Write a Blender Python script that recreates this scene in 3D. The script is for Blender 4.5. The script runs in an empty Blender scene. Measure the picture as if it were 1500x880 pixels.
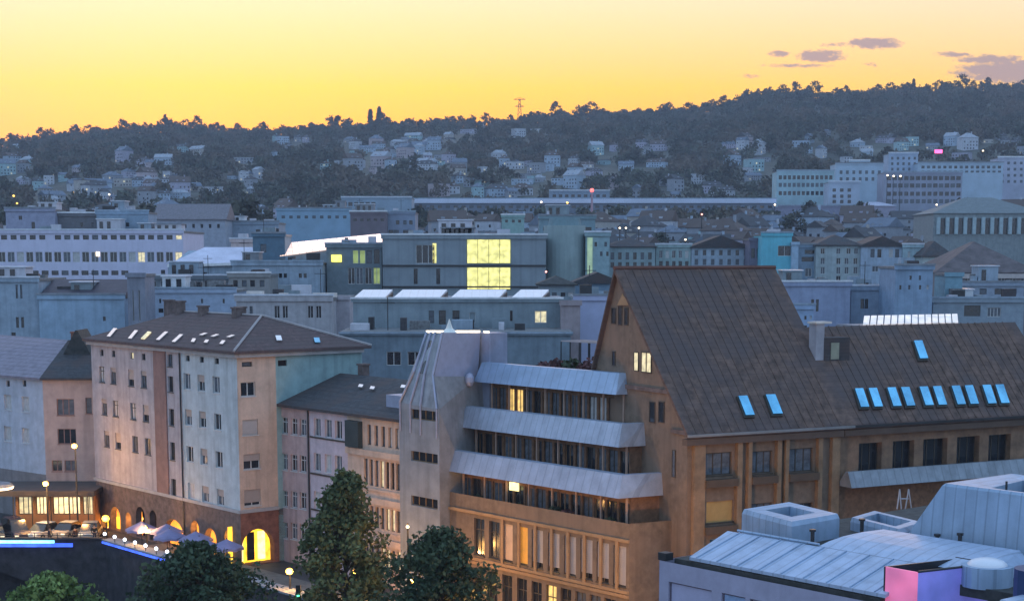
import bpy, math, random
from mathutils import Vector, Matrix
random.seed(7)
R = random.Random(11)
scn = bpy.context.scene
COL = scn.collection

# ------------------------------------------------------------------ camera
H_CAM = 28.0; TH = math.radians(8.0); FPX = 2413.0; YP = 714.0
FE = FPX / math.cos(TH)
cd = bpy.data.cameras.new('camera'); cam = bpy.data.objects.new('camera', cd); COL.objects.link(cam)
cam.location = (0, 0, H_CAM); cam.rotation_euler = (math.radians(90) - TH, 0, 0)
cd.sensor_width = 36; cd.lens = FPX / 1500 * 36; cd.shift_y = (YP - 440) / 1500
cd.clip_start = 0.5; cd.clip_end = 9000
scn.camera = cam
scn.view_settings.view_transform = 'Standard'; scn.view_settings.look = 'None'
scn.view_settings.exposure = 0.40; scn.view_settings.gamma = 1
scn.render.engine = 'CYCLES'
cy = scn.cycles
cy.use_denoising = True
cy.max_bounces = 5; cy.diffuse_bounces = 2; cy.glossy_bounces = 2; cy.transmission_bounces = 2
cy.volume_bounces = 0; cy.transparent_max_bounces = 6
cy.sample_clamp_indirect = 4; cy.use_light_tree = True

# ------------------------------------------------------------------ world: dusk sky
world = bpy.data.worlds.new('World'); scn.world = world; world.use_nodes = True
wt = world.node_tree; wt.nodes.clear()
def wn(t, **k):
    n = wt.nodes.new(t)
    for a, b in k.items(): setattr(n, a, b)
    return n
def wmath(op, a, b=None, c=None, clamp=False):
    n = wn('ShaderNodeMath', operation=op); n.use_clamp = clamp
    for i, v in enumerate((a, b, c)):
        if v is None: continue
        if isinstance(v, (int, float)): n.inputs[i].default_value = v
        else: wt.links.new(v, n.inputs[i])
    return n.outputs[0]
def wramp(fac, stops):
    n = wn('ShaderNodeValToRGB'); e = n.color_ramp.elements
    while len(e) < len(stops): e.new(0.5)
    for el, (p, c) in zip(e, stops): el.position = p; el.color = (*c, 1)
    wt.links.new(fac, n.inputs[0]); return n.outputs[0]
def wmix(f, a, b, blend='MIX'):
    n = wn('ShaderNodeMix', data_type='RGBA', blend_type=blend)
    for i, v in ((0, f), (6, a), (7, b)):
        if isinstance(v, (int, float)): n.inputs[i].default_value = v
        elif isinstance(v, tuple): n.inputs[i].default_value = (*v, 1)
        else: wt.links.new(v, n.inputs[i])
    return n.outputs[2]
tc = wn('ShaderNodeTexCoord'); sx = wn('ShaderNodeSeparateXYZ'); wt.links.new(tc.outputs['Generated'], sx.inputs[0])
DX, DY, DZ = sx.outputs
elev = wmath('MAXIMUM', DZ, 0.0)
front = wramp(elev, [(0.0, (1.0, .26, .0)), (.058, (1.0, .30, .0)), (.078, (1.0, .44, .0)), (.098, (1.0, .58, .0)),
                     (.125, (1.0, .66, .22)), (.155, (1.0, .74, .46)), (.28, (.85, .80, .72)), (.5, (.48, .63, .84)), (1.0, (.36, .57, .86))])
front = wmix(1.0, front, (1.10, .93, .93), 'MULTIPLY')
back = wramp(elev, [(0.0, (.38, .49, .64)), (.2, (.39, .57, .80)), (.5, (.35, .57, .86)), (1.0, (.35, .57, .88))])
azf = wmath('POWER', wmath('MULTIPLY_ADD', DY, 0.5, 0.5, clamp=True), 5.0)
sky = wmix(azf, back, front)
# distant clouds: soft banks in fixed sky directions, torn by noise
ty = wmath('MAXIMUM', DY, 0.02)
U = wmath('DIVIDE', DX, ty); V = wmath('DIVIDE', DZ, ty)
nz = wn('ShaderNodeTexNoise'); nz.inputs['Scale'].default_value = 1.0; nz.inputs['Detail'].default_value = 5; nz.inputs['Roughness'].default_value = .62
cmb = wn('ShaderNodeCombineXYZ'); wt.links.new(wmath('MULTIPLY', U, 210), cmb.inputs[0]); wt.links.new(wmath('MULTIPLY', V, 380), cmb.inputs[1])
wt.links.new(cmb.outputs[0], nz.inputs['Vector'])
dens = None
for (cx, cyy, rx, ry, am) in [(1272, 72, 46, 10, 1.0), (1195, 90, 42, 11, .95), (1135, 87, 20, 6, .85), (1160, 104, 60, 4, .5), (1268, 102, 14, 4, .5),
                           (1225, 74, 40, 4, .45), (1480, 112, 110, 20, 1.15), (1385, 88, 34, 5, .7), (1440, 95, 60, 9, .8), (1095, 118, 20, 4, .4)]:
    du = wmath('MULTIPLY', wmath('SUBTRACT', U, (cx - 750) / FE), FE / rx)
    dv = wmath('MULTIPLY', wmath('SUBTRACT', V, (375 - cyy) / FE), FE / ry)
    g = wmath('SUBTRACT', am, wmath('MULTIPLY', wmath('ADD', wmath('POWER', wmath('ABSOLUTE', du), 2), wmath('POWER', wmath('ABSOLUTE', dv), 2)), am))
    g = wmath('MAXIMUM', g, -1.0)
    dens = g if dens is None else wmath('MAXIMUM', dens, g)
cl = wmath('MULTIPLY', wmath('ADD', wmath('SUBTRACT', dens, 1.08), wmath('MULTIPLY', nz.outputs[0], 1.9)), 1.9, clamp=True)
sky = wmix(wmath('MULTIPLY', cl, .9), sky, (.22, .16, .23))
nish = wn('ShaderNodeTexSky', sky_type='NISHITA'); nish.sun_disc = False; nish.sun_elevation = math.radians(1.0); nish.sun_rotation = math.radians(-12)
sky = wmix(1.0, sky, wmix(1.0, nish.outputs[0], (.05, .05, .05), 'MULTIPLY'), 'ADD')
bg = wn('ShaderNodeBackground'); bg.inputs[1].default_value = 1.0
wt.links.new(sky, bg.inputs[0]); wo = wn('ShaderNodeOutputWorld'); wt.links.new(bg.outputs[0], wo.inputs[0])
world.cycles.sampling_method = 'MANUAL'; world.cycles.sample_map_resolution = 512

# afterglow of the sun that has just set behind the ridge
sd = bpy.data.lights.new('sun', 'SUN'); sun = bpy.data.objects.new('sun', sd); COL.objects.link(sun)
sd.energy = 0.25; sd.angle = math.radians(8); sd.color = (1, .55, .25)
sun.rotation_euler = (math.radians(82), 0, math.radians(180 - 12))

# ------------------------------------------------------------------ projection helpers
def ray(px, py):
    d = Vector((0, math.cos(TH), -math.sin(TH))) * FPX + Vector((1, 0, 0)) * (px - 750) + Vector((0, math.sin(TH), math.cos(TH))) * (YP - py)
    return Vector((0, 0, H_CAM)), d.normalized()
def W(px, py, Y):
    o, d = ray(px, py); return o + d * (Y / d.y)
ZST = 2.2                                   # street level
UA = math.atan2(-.768, .64)                 # street direction (towards the camera and to the right)
WA = math.atan2(.456, .89)
class Frame:
    """local frame: x along the facade, y inward, z up; origin placed at a picture point of given depth"""
    def __init__(s, px, py, Y, ang, z=0.0):
        p = W(px, py, Y); s.o = Vector((p.x, p.y, z)); s.ang = ang
        s.M = Matrix.Translation(s.o) @ Matrix.Rotation(ang, 4, 'Z'); s.I = s.M.inverted()
    @classmethod
    def at(c, x, y, ang, z=0.0):
        f = c.__new__(c); f.o = Vector((x, y, z)); f.ang = ang
        f.M = Matrix.Translation(f.o) @ Matrix.Rotation(ang, 4, 'Z'); f.I = f.M.inverted(); return f
    def hit(s, px, py, p0=(0, 0, 0), n=(0, 1, 0)):
        o, d = ray(px, py); o = s.I @ o; d = s.I.to_3x3() @ d; p0 = Vector(p0); n = Vector(n)
        t = (p0 - o).dot(n) / d.dot(n); return o + d * t

# ------------------------------------------------------------------ materials
MATS = {}
def mat(name, col, rough=.8, var=.12, scale=1.0, metal=0.0, emit=None, estr=0.0, bump=0.0, streak=0.0, tint2=None, spec=.4, stripes=None, coords='Object', courses=None):
    if name in MATS: return MATS[name]
    m = bpy.data.materials.new(name); m.use_nodes = True; t = m.node_tree; b = t.nodes['Principled BSDF']; MATS[name] = m
    b.inputs['Roughness'].default_value = rough; b.inputs['Metallic'].default_value = metal
    b.inputs['Specular IOR Level'].default_value = spec
    L = t.links.new
    def N(k, **kw):
        n = t.nodes.new(k)
        for a, c in kw.items(): setattr(n, a, c)
        return n
    def Mx(f, a, c, blend='MIX'):
        n = N('ShaderNodeMix', data_type='RGBA', blend_type=blend)
        for i, v in ((0, f), (6, a), (7, c)):
            if isinstance(v, (int, float)): n.inputs[i].default_value = v
            elif isinstance(v, tuple): n.inputs[i].default_value = (*v[:3], 1)
            else: L(v, n.inputs[i])
        return n.outputs[2]
    def Ma(op, a, c=None, clamp=False):
        n = N('ShaderNodeMath', operation=op); n.use_clamp = clamp
        for i, v in enumerate((a, c)):
            if v is None: continue
            if isinstance(v, (int, float)): n.inputs[i].default_value = v
            else: L(v, n.inputs[i])
        return n.outputs[0]
    tcn = N('ShaderNodeTexCoord'); co = tcn.outputs[coords]
    dark = tuple(c * (1 - var * 1.6) for c in col); light = tuple(min(1, c * (1 + var)) for c in col)
    n1 = N('ShaderNodeTexNoise'); n1.inputs['Scale'].default_value = scale; n1.inputs['Detail'].default_value = 6; n1.inputs['Roughness'].default_value = .65; L(co, n1.inputs['Vector'])
    f = Ma('MULTIPLY', Ma('SUBTRACT', n1.outputs[0], .32), 2.8, True)
    c = Mx(f, dark, light)
    if tint2:
        n2 = N('ShaderNodeTexNoise'); n2.inputs['Scale'].default_value = scale * .23; n2.inputs['Detail'].default_value = 3; L(co, n2.inputs['Vector'])
        c = Mx(Ma('MULTIPLY', Ma('SUBTRACT', n2.outputs[0], .42), 4.5, True), c, tint2)
    if streak:
        mp = N('ShaderNodeMapping'); mp.inputs['Scale'].default_value = (1.6, 1.6, .10); L(co, mp.inputs[0])
        n3 = N('ShaderNodeTexNoise'); n3.inputs['Scale'].default_value = 1.0; n3.inputs['Detail'].default_value = 5; L(mp.outputs[0], n3.inputs['Vector'])
        c = Mx(Ma('MULTIPLY', Ma('MULTIPLY', Ma('SUBTRACT', n3.outputs[0], .48), 4.5, True), streak), c, tuple(q * .45 for q in col))
    hgt = n1.outputs[0]
    if stripes or courses:
        sp = N('ShaderNodeSeparateXYZ'); L(co, sp.inputs[0])
    if stripes:      # (pitch, axis, strength): standing seams, battens, boards
        pitch, ax, st = stripes
        fr = Ma('FRACT', Ma('DIVIDE', sp.outputs[ax], pitch)); line = Ma('LESS_THAN', fr, .14)
        c = Mx(Ma('MULTIPLY', line, st), c, tuple(q * .35 for q in col))
        rnd = N('ShaderNodeTexWhiteNoise', noise_dimensions='1D'); L(Ma('FLOOR', Ma('DIVIDE', sp.outputs[ax], pitch)), rnd.inputs['W'])
        c = Mx(Ma('MULTIPLY', rnd.outputs[0], .28 * st), c, tuple(q * .5 for q in col))
        hgt = Ma('ADD', Ma('MULTIPLY', hgt, .5), Ma('MULTIPLY', line, 1.0))
    if courses:      # (pitch, strength): tile courses along the height
        pitch, st = courses
        fr = Ma('FRACT', Ma('DIVIDE', sp.outputs[2], pitch)); line = Ma('LESS_THAN', fr, .25)
        c = Mx(Ma('MULTIPLY', line, st), c, tuple(q * .4 for q in col))
    L(c, b.inputs['Base Color'])
    if bump or stripes:
        bp = N('ShaderNodeBump'); bp.inputs['Strength'].default_value = bump or .4; bp.inputs['Distance'].default_value = .05
        L(hgt, bp.inputs['Height']); L(bp.outputs[0], b.inputs['Normal'])
    if emit:
        nn = N('ShaderNodeTexNoise'); nn.inputs['Scale'].default_value = scale * 1.4; nn.inputs['Detail'].default_value = 2; L(co, nn.inputs['Vector'])
        L(Mx(Ma('MULTIPLY', Ma('SUBTRACT', nn.outputs[0], .35), 3, True), tuple(q * .45 for q in emit), emit), b.inputs['Emission Color'])
        b.inputs['Emission Strength'].default_value = estr
    return m
def glass(name, col, rough=.12, metal=0.0, spec=.8):
    return mat(name, col, rough=rough, var=.25, scale=.9, metal=metal, spec=spec)

G_DARK = glass('dark_window_glass', (.018, .022, .030))
G_MID = mat('curtained_glass', (.12, .135, .165), rough=.25, var=.3, scale=2)
G_PALE = mat('pale_blind', (.50, .49, .50), rough=.6, var=.15, scale=2)
G_BLUE = mat('sky_reflection_skylight_glass', (.22, .58, .86), rough=.08, metal=.9, var=.25, scale=.35)  # blue of the reflected sky put into the metallic tint
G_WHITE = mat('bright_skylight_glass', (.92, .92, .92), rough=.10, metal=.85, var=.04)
G_LIT = mat('lit_window', (.5, .4, .2), emit=(1, .62, .17), estr=1.1, scale=1.5)
G_LITP = mat('pale_lit_window', (.5, .45, .3), emit=(1, .85, .50), estr=.75, scale=1.5)
G_YEL = mat('lit_stair_glazing', (.5, .5, .2), emit=(1, .90, .30), estr=1.0, scale=.8)
G_GRN = mat('greenish_lit_glass', (.3, .35, .15), emit=(.55, .70, .22), estr=.45, scale=.6)
G_SHOP = mat('lit_shop_window', (.5, .4, .3), emit=(1, .80, .42), estr=1.5, scale=1.2)
G_ARCH = mat('orange_lit_interior', (.6, .35, .1), emit=(1, .33, .035), estr=1.7, scale=.7)
G_ARCHY = mat('yellow_lit_interior', (.6, .4, .1), emit=(1, .55, .03), estr=2.0, scale=.9)
FRAME_W = mat('white_window_frame', (.55, .54, .55), rough=.5, var=.05)
FRAME_D = mat('dark_window_frame', (.06, .045, .035), rough=.5, var=.1)
SHUT = mat('roller_shutter', (.42, .34, .31), rough=.7, stripes=(.09, 2, .35), var=.08)
SHUT_P = mat('pale_roller_shutter', (.46, .41, .40), rough=.6, stripes=(.09, 2, .25), var=.08)
SHUT_O = mat('orange_lit_blind', (.62, .30, .06), rough=.6, emit=(1, .42, .05), estr=.28, var=.08)
LAMP = mat('lamp_glow_orange', (1, .6, .2), emit=(1, .50, .07), estr=6)
LAMPW = mat('lamp_glow_white', (1, .9, .8), emit=(1, .78, .5), estr=4)
LAMPR = mat('lamp_glow_red', (1, .2, .2), emit=(1, .12, .10), estr=3.5)
LAMPP = mat('lamp_glow_pink', (1, .2, .5), emit=(1, .08, .30), estr=3.5)
LEDB = mat('blue_led', (.1, .2, .9), emit=(.05, .12, 1), estr=1.6)
LEDC = mat('cyan_white_led', (.4, .8, 1), emit=(.25, .75, 1), estr=3)
LEDW = mat('white_led', (.9, .9, 1), emit=(.75, .85, 1), estr=6)
ZINC = mat('zinc_sheet', (.34, .42, .55), rough=.42, metal=.35, var=.12, scale=.8, stripes=(.6, 0, .3), streak=.35)
ZINCP = mat('zinc_plain', (.36, .38, .50), rough=.45, metal=.25, var=.10, scale=1.2, streak=.3)
METAL_D = mat('dark_metal', (.05, .05, .055), rough=.45, metal=.5)
CONC = mat('concrete', (.25, .27, .31), var=.15, scale=.7, streak=.45)
ROOF_BR = mat('brown_concrete_tiles', (.14, .086, .070), rough=.85, var=.34, scale=1.6, courses=(.34, .2), bump=.5, tint2=(.095, .07, .07))
ROOF_DK = mat('dark_slate_tiles', (.060, .058, .066), rough=.8, var=.3, scale=2.5, courses=(.25, .3), bump=.4, tint2=(.075, .055, .055))
ROOF_RB = mat('reddish_brown_tiles', (.115, .072, .072), rough=.85, var=.28, scale=2.5, courses=(.25, .35), bump=.4, tint2=(.10, .07, .07))
ROOF_GR = mat('grey_tiles', (.20, .18, .205), rough=.8, var=.2, scale=2.5, courses=(.22, .3), bump=.4)
GRAVEL = mat('roof_gravel', (.20, .20, .21), var=.3, scale=3)
STONE_BR = mat('brown_stone_cladding', (.195, .137, .10), rough=.75, var=.22, scale=1.6, streak=.4, tint2=(.22, .15, .11))
WOOD_BR = mat('brown_timber', (.20, .105, .06), rough=.7, var=.25, scale=3)
STONE_RED = mat('red_sandstone', (.25, .105, .075), rough=.85, var=.25, scale=1.6, streak=.3)
STONE_DK = mat('dark_brown_sandstone', (.155, .115, .11), rough=.85, var=.3, scale=1.6, streak=.3)
P_LAV = mat('lavender_grey_render', (.42, .38, .41), var=.14, scale=.9, streak=.55)
P_BROWN = mat('brown_render', (.27, .16, .145), var=.15, streak=.3)
P_BLUE = mat('pale_blue_render', (.50, .54, .57), var=.12, scale=.9, streak=.5)
P_PEACH = mat('peach_render', (.60, .43, .34), var=.12, scale=.9, streak=.4)
P_PINK = mat('pink_render', (.50, .35, .34), var=.14, scale=.9, streak=.5)
P_GREEN = mat('blue_green_render', (.27, .40, .42), var=.12, streak=.4)
P_WHITE = mat('off_white_render', (.56, .55, .62), var=.10, scale=.6, streak=.3)
P_STEEL = mat('steel_blue_cladding', (.23, .28, .32), var=.16, scale=.4, streak=.3)
P_SKYB = mat('blue_render', (.31, .38, .47), var=.16, scale=.5, streak=.4)

# ------------------------------------------------------------------ mesh builder
class MB:
    def __init__(s): s.v = []; s.f = []; s.m = []; s.k = 0
    def add(s, vs, fs):
        o = len(s.v); s.v += [tuple(p) for p in vs]; s.f += [tuple(i + o for i in f) for f in fs]; s.m += [s.k] * len(fs); return s
    def quad(s, a, b, c, d): return s.add([a, b, c, d], [(0, 1, 2, 3)])
    def tri(s, a, b, c): return s.add([a, b, c], [(0, 1, 2)])
    def box(s, x0, x1, y0, y1, z0, z1):
        return s.add([(x0, y0, z0), (x1, y0, z0), (x1, y1, z0), (x0, y1, z0), (x0, y0, z1), (x1, y0, z1), (x1, y1, z1), (x0, y1, z1)],
                     [(0, 3, 2, 1), (4, 5, 6, 7), (0, 1, 5, 4), (1, 2, 6, 5), (2, 3, 7, 6), (3, 0, 4, 7)])
    def prism(s, bot, top):
        n = len(bot); return s.add(list(bot) + list(top), [tuple(range(n))[::-1], tuple(range(n, 2 * n))] + [(i, (i + 1) % n, n + (i + 1) % n, n + i) for i in range(n)])
    def tube(s, a, b, r0, r1=None, n=8):
        r1 = r0 if r1 is None else r1
        a = Vector(a); b = Vector(b); d = (b - a).normalized(); h = Vector((0, 0, 1)) if abs(d.z) < .9 else Vector((1, 0, 0))
        e = d.cross(h).normalized(); g = d.cross(e)
        bo = [a + (e * math.cos(t) + g * math.sin(t)) * r0 for t in [6.2832 * i / n for i in range(n)]]
        to = [b + (e * math.cos(t) + g * math.sin(t)) * r1 for t in [6.2832 * i / n for i in range(n)]]
        return s.prism(bo, to)
    def ball(s, c, r, n=8, sq=1.0):
        c = Vector(c); vs = [c + Vector((0, 0, r * sq))]; fs = []
        rings = n // 2
        for i in range(1, rings):
            for j in range(n):
                p = math.pi * i / rings; q = 2 * math.pi * j / n
                vs.append(c + Vector((r * math.sin(p) * math.cos(q), r * math.sin(p) * math.sin(q), r * sq * math.cos(p))))
        vs.append(c - Vector((0, 0, r * sq))); L = len(vs) - 1
        for j in range(n):
            fs.append((0, 1 + j, 1 + (j + 1) % n)); fs.append((L, 1 + (rings - 2) * n + (j + 1) % n, 1 + (rings - 2) * n + j))
        for i in range(rings - 2):
            for j in range(n):
                a = 1 + i * n + j; b = 1 + i * n + (j + 1) % n; fs.append((a, a + n, b + n, b))
        return s.add(vs, fs)
    def mesh(s, name, mats, smooth=False):
        me = bpy.data.meshes.new(name); me.from_pydata(s.v, [], s.f)
        for m in (mats if isinstance(mats, (list, tuple)) else [mats]): me.materials.append(m)
        me.polygons.foreach_set('material_index', s.m)
        if smooth: me.polygons.foreach_set('use_smooth', [True] * len(s.f))
        me.update(); return me
    def obj(s, name, mats, parent=None, smooth=False):
        return link(bpy.data.objects.new(name, s.mesh(name, mats, smooth)), parent)
def link(o, parent=None):
    COL.objects.link(o)
    if parent is not None: o.parent = parent
    return o
def tag(o, label=None, cat=None, group=None, kind=None):
    if label: o['label'] = label
    if cat: o['category'] = cat
    if group: o['group'] = group
    if kind: o['kind'] = kind
    return o
def thing(name, fr, label, cat, group=None):
    o = link(bpy.data.objects.new(name, None)); o.location = fr.o; o.rotation_euler = (0, 0, fr.ang); o.empty_display_size = .5
    return tag(o, label, cat, group)
def dup(o, parent=None):
    c = o.copy(); COL.objects.link(c); c.parent = parent
    for ch in list(o.children): dup(ch, c)
    return c

def wall(mb, p0, p1, z0, z1, holes=(), depth=.22):
    """vertical wall from p0 to p1 (2D), outward to the right of the direction; holes (s0, s1, za, zb[, 'arch'])"""
    p0 = Vector(p0); p1 = Vector(p1); d = p1 - p0; Ln = d.length; d = d / Ln; inw = Vector((-d.y, d.x))
    P = lambda s, z, q=0.0: (p0.x + d.x * s + inw.x * q, p0.y + d.y * s + inw.y * q, z)
    holes = [h for h in holes if h[0] > .01 and h[1] < Ln - .01 and h[3] <= z1 + 1e-6 and h[2] >= z0 - 1e-6]
    S = sorted({0.0, Ln, *[h[0] for h in holes], *[h[1] for h in holes]}); Z = sorted({z0, z1, *[h[2] for h in holes], *[h[3] for h in holes]})
    for i in range(len(S) - 1):
        for j in range(len(Z) - 1):
            if Z[j + 1] - Z[j] < 1e-5 or S[i + 1] - S[i] < 1e-5: continue
            sm = (S[i] + S[i + 1]) / 2; zm = (Z[j] + Z[j + 1]) / 2
            if any(h[0] < sm < h[1] and h[2] < zm < h[3] for h in holes): continue
            mb.quad(P(S[i], Z[j]), P(S[i + 1], Z[j]), P(S[i + 1], Z[j + 1]), P(S[i], Z[j + 1]))
    for h in holes:
        a, b, c, e = h[:4]; D = depth
        mb.quad(P(a, c), P(a, c, D), P(b, c, D), P(b, c)); mb.quad(P(a, e), P(b, e), P(b, e, D), P(a, e, D))
        mb.quad(P(a, c), P(a, e), P(a, e, D), P(a, c, D)); mb.quad(P(b, c), P(b, c, D), P(b, e, D), P(b, e))
        if len(h) > 4:
            w = (b - a) / 2; hr = min(w, (e - c) * .6); mid = (a + b) / 2; n = 10
            for k in range(n):
                t0 = math.pi * k / n; t1 = math.pi * (k + 1) / n
                q0 = (mid - w * math.cos(t0), e - hr + hr * math.sin(t0)); q1 = (mid - w * math.cos(t1), e - hr + hr * math.sin(t1))
                mb.quad(P(q0[0], q0[1], .01), P(q1[0], q1[1], .01), P(q1[0], e, .01), P(q0[0], e, .01))
                mb.quad(P(q0[0], q0[1], .01), P(q0[0], q0[1], D), P(q1[0], q1[1], D), P(q1[0], q1[1], .01))

WC = {}
def window(parent, x, y, z, w, h, ang=0.0, pane=G_DARK, frame=FRAME_W, style='two', shutter=0.0, shut=SHUT, sill=True, inset=.16, simple=False, name='window', q=.1):
    """window facing local -y when ang=0, bottom centre at (x,y,z). frame (named window) > pane, sill, shutter"""
    w = round(w / q) * q; h = round(h / q) * q
    key = (round(w, 2), round(h, 2), frame.name, style)
    if key not in WC:
        m = MB(); t = .07 if w > .9 else .05; y0, y1 = 0, .06
        m.box(-w/2, w/2, y0, y1, 0, t); m.box(-w/2, w/2, y0, y1, h - t, h); m.box(-w/2, -w/2 + t, y0, y1, t, h - t); m.box(w/2 - t, w/2, y0, y1, t, h - t)
        nb = {'one': 0, 'two': 1, 'three': 2, 'four': 3}.get(style, 0)
        for k in range(nb):
            c = -w/2 + w * (k + 1) / (nb + 1); m.box(c - t * .6, c + t * .6, y0, y1, t, h - t)
        if style == 'cross':
            m.box(-t/2, t/2, y0, y1, t, h - t); m.box(-w/2 + t, -t/2, y0, y1, h * .68, h * .68 + t); m.box(t/2, w/2 - t, y0, y1, h * .68, h * .68 + t)
        WC[key] = m.mesh('window', frame)
    f = link(bpy.data.objects.new(name, WC[key]), parent)
    c, s = math.cos(ang), math.sin(ang)
    f.location = (x - s * inset, y + c * inset, z); f.rotation_euler = (0, 0, ang)
    kp = ('p', key[0], key[1], pane.name)
    if kp not in WC: WC[kp] = MB().box(-w/2 + .02, w/2 - .02, .03, .05, .02, h - .02).mesh('pane', pane)
    if not simple: link(bpy.data.objects.new('pane', WC[kp]), f)
    else:
        ks = key + (pane.name,)
        if ks not in WC:
            me = WC[key].copy(); me.materials.append(pane)
            import bmesh
            bm = bmesh.new(); bm.from_mesh(me); n0 = len(bm.faces)
            vs = [bm.verts.new(p) for p in ((-w/2, .04, 0), (w/2, .04, 0), (w/2, .04, h), (-w/2, .04, h))]; fc = bm.faces.new(vs); fc.material_index = 1
            bm.to_mesh(me); bm.free(); WC[ks] = me
        f.data = WC[ks]; return f
    if sill:
        k2 = ('s', key[0], frame.name)
        if k2 not in WC: WC[k2] = MB().box(-w/2 - .06, w/2 + .06, -inset - .07, -.005, -.07, -.004).mesh('sill', frame)
        link(bpy.data.objects.new('sill', WC[k2]), f)
    if shutter > 0:
        hh = round(h * shutter, 1); k3 = ('h', key[0], hh, shut.name, h)
        if k3 not in WC: WC[k3] = MB().box(-w/2 + .01, w/2 - .01, -.06, -.02, h - hh, h - .01).mesh('shutter', shut)
        link(bpy.data.objects.new('shutter', WC[k3]), f)
    return f
def facade(parent, mb, p0, p1, z0, z1, wins, depth=.22):
    """wall with real openings and a window in each. wins: dicts (s, z, w, h, ...) along the wall"""
    p0 = Vector(p0); p1 = Vector(p1); d = (p1 - p0).normalized(); ang = math.atan2(d.y, d.x)
    holes = []
    for q in wins:
        w = round(q['w'] * 10) / 10; h = round(q['h'] * 10) / 10
        holes.append((q['s'] - w/2, q['s'] + w/2, q['z'], q['z'] + h))
    wall(mb, p0, p1, z0, z1, holes, depth)
    L = (p1 - p0).length
    for q, hl in zip(wins, holes):
        if hl[0] <= .01 or hl[1] >= L - .01 or hl[3] > z1 or hl[2] < z0: continue
        kw = {k: v for k, v in q.items() if k not in 's z w h'.split()}
        window(parent, p0.x + d.x * q['s'], p0.y + d.y * q['s'], q['z'], q['w'], q['h'], ang, **kw)

def hip_roof(x0, x1, y0, y1, z, h, ov=.5, th=.22, inset=None, gable=False):
    m = MB(); x0 -= ov; x1 += ov; y0 -= ov; y1 += ov; zz = z - .02
    lx, ly = x1 - x0, y1 - y0
    if gable:
        if lx >= ly: A = (x0, (y0 + y1)/2, z + h); B = (x1, (y0 + y1)/2, z + h)
        else: A = ((x0 + x1)/2, y0, z + h); B = ((x0 + x1)/2, y1, z + h)
    else:
        i = inset if inset is not None else min(lx, ly) / 2
        if lx >= ly: A = (x0 + i, (y0 + y1)/2, z + h); B = (x1 - i, (y0 + y1)/2, z + h)
        else: A = ((x0 + x1)/2, y0 + i, z + h); B = ((x0 + x1)/2, y1 - i, z + h)
    c = [(x0, y0, zz + th), (x1, y0, zz + th), (x1, y1, zz + th), (x0, y1, zz + th)]; b = [(p[0], p[1], zz) for p in c]
    m.add(b + c, [(3, 2, 1, 0), (0, 1, 5, 4), (1, 2, 6, 5), (2, 3, 7, 6), (3, 0, 4, 7)])
    if lx >= ly: m.quad(c[0], c[1], B, A); m.quad(c[2], c[3], A, B); m.tri(c[1], c[2], B); m.tri(c[3], c[0], A)
    else: m.quad(c[1], c[2], B, A); m.quad(c[3], c[0], A, B); m.tri(c[0], c[1], A); m.tri(c[2], c[3], B)
    return m
def chimney(parent, x, y, z, w=.7, h=1.4, m=None):
    b = MB().box(x - w/2, x + w/2, y - w/2, y + w/2, z - 1.2, z + h).box(x - w/2 - .08, x + w/2 + .08, y - w/2 - .08, y + w/2 + .08, z + h + .002, z + h + .15)
    return b.obj('chimney', m or STONE_DK, parent)
def slope_panel(fr, px4, p0, n, th=.10, off=.03):
    """a slab lying on the roof plane (p0, n), its four corners given by picture points"""
    n = Vector(n).normalized(); P = [fr.hit(a, b, p0, n) for a, b in px4]
    return MB().prism([p + n * off for p in P], [p + n * (off + th) for p in P])

# ------------------------------------------------------------------ terrain
def smooth(t): t = max(0, min(1, t)); return t * t * (3 - 2 * t)
SKY = [(-200, 215), (0, 210), (60, 205), (120, 196), (180, 192), (240, 186), (300, 190), (350, 196), (420, 192), (520, 186), (600, 183), (680, 180), (760, 178),
       (820, 168), (900, 168), (1000, 163), (1080, 150), (1110, 138), (1200, 140), (1260, 138), (1340, 132), (1420, 128), (1500, 128), (1700, 132)]
def skyline(px):
    for (a, b), (c, d) in zip(SKY, SKY[1:]):
        if a <= px <= c: return b + (d - b) * (px - a) / (c - a)
    return SKY[0][1] if px < 0 else SKY[-1][1]
YR = 1900.0
def T(x, y):
    if y <= 250: return ZST
    if y <= 920:
        P = ((250, ZST), (300, 6.5), (450, 20), (600, 30), (760, 41), (920, 48))
        for (a, za), (b, zb_) in zip(P, P[1:]):
            if y <= b: return za + (zb_ - za) * (y - a) / (b - a)
    px = 750 + FE * x / y
    zs = H_CAM + (375 - skyline(px) - 11) * YR / FE
    t = (y - 920) / (YR - 920)
    if t <= 1: return 48 + (zs - 48) * (t ** .92) + 3 * math.sin(x * .011 + y * .013) * t * (1 - t) * 4
    return zs - (y - YR) * .12
def ground_hit(px, py, y0=300, y1=YR):
    o, d = ray(px, py); y = y0
    while y < y1:
        p = o + d * (y / d.y)
        if p.z < T(p.x, p.y): return p
        y += 4
    return o + d * (y1 / d.y)

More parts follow.
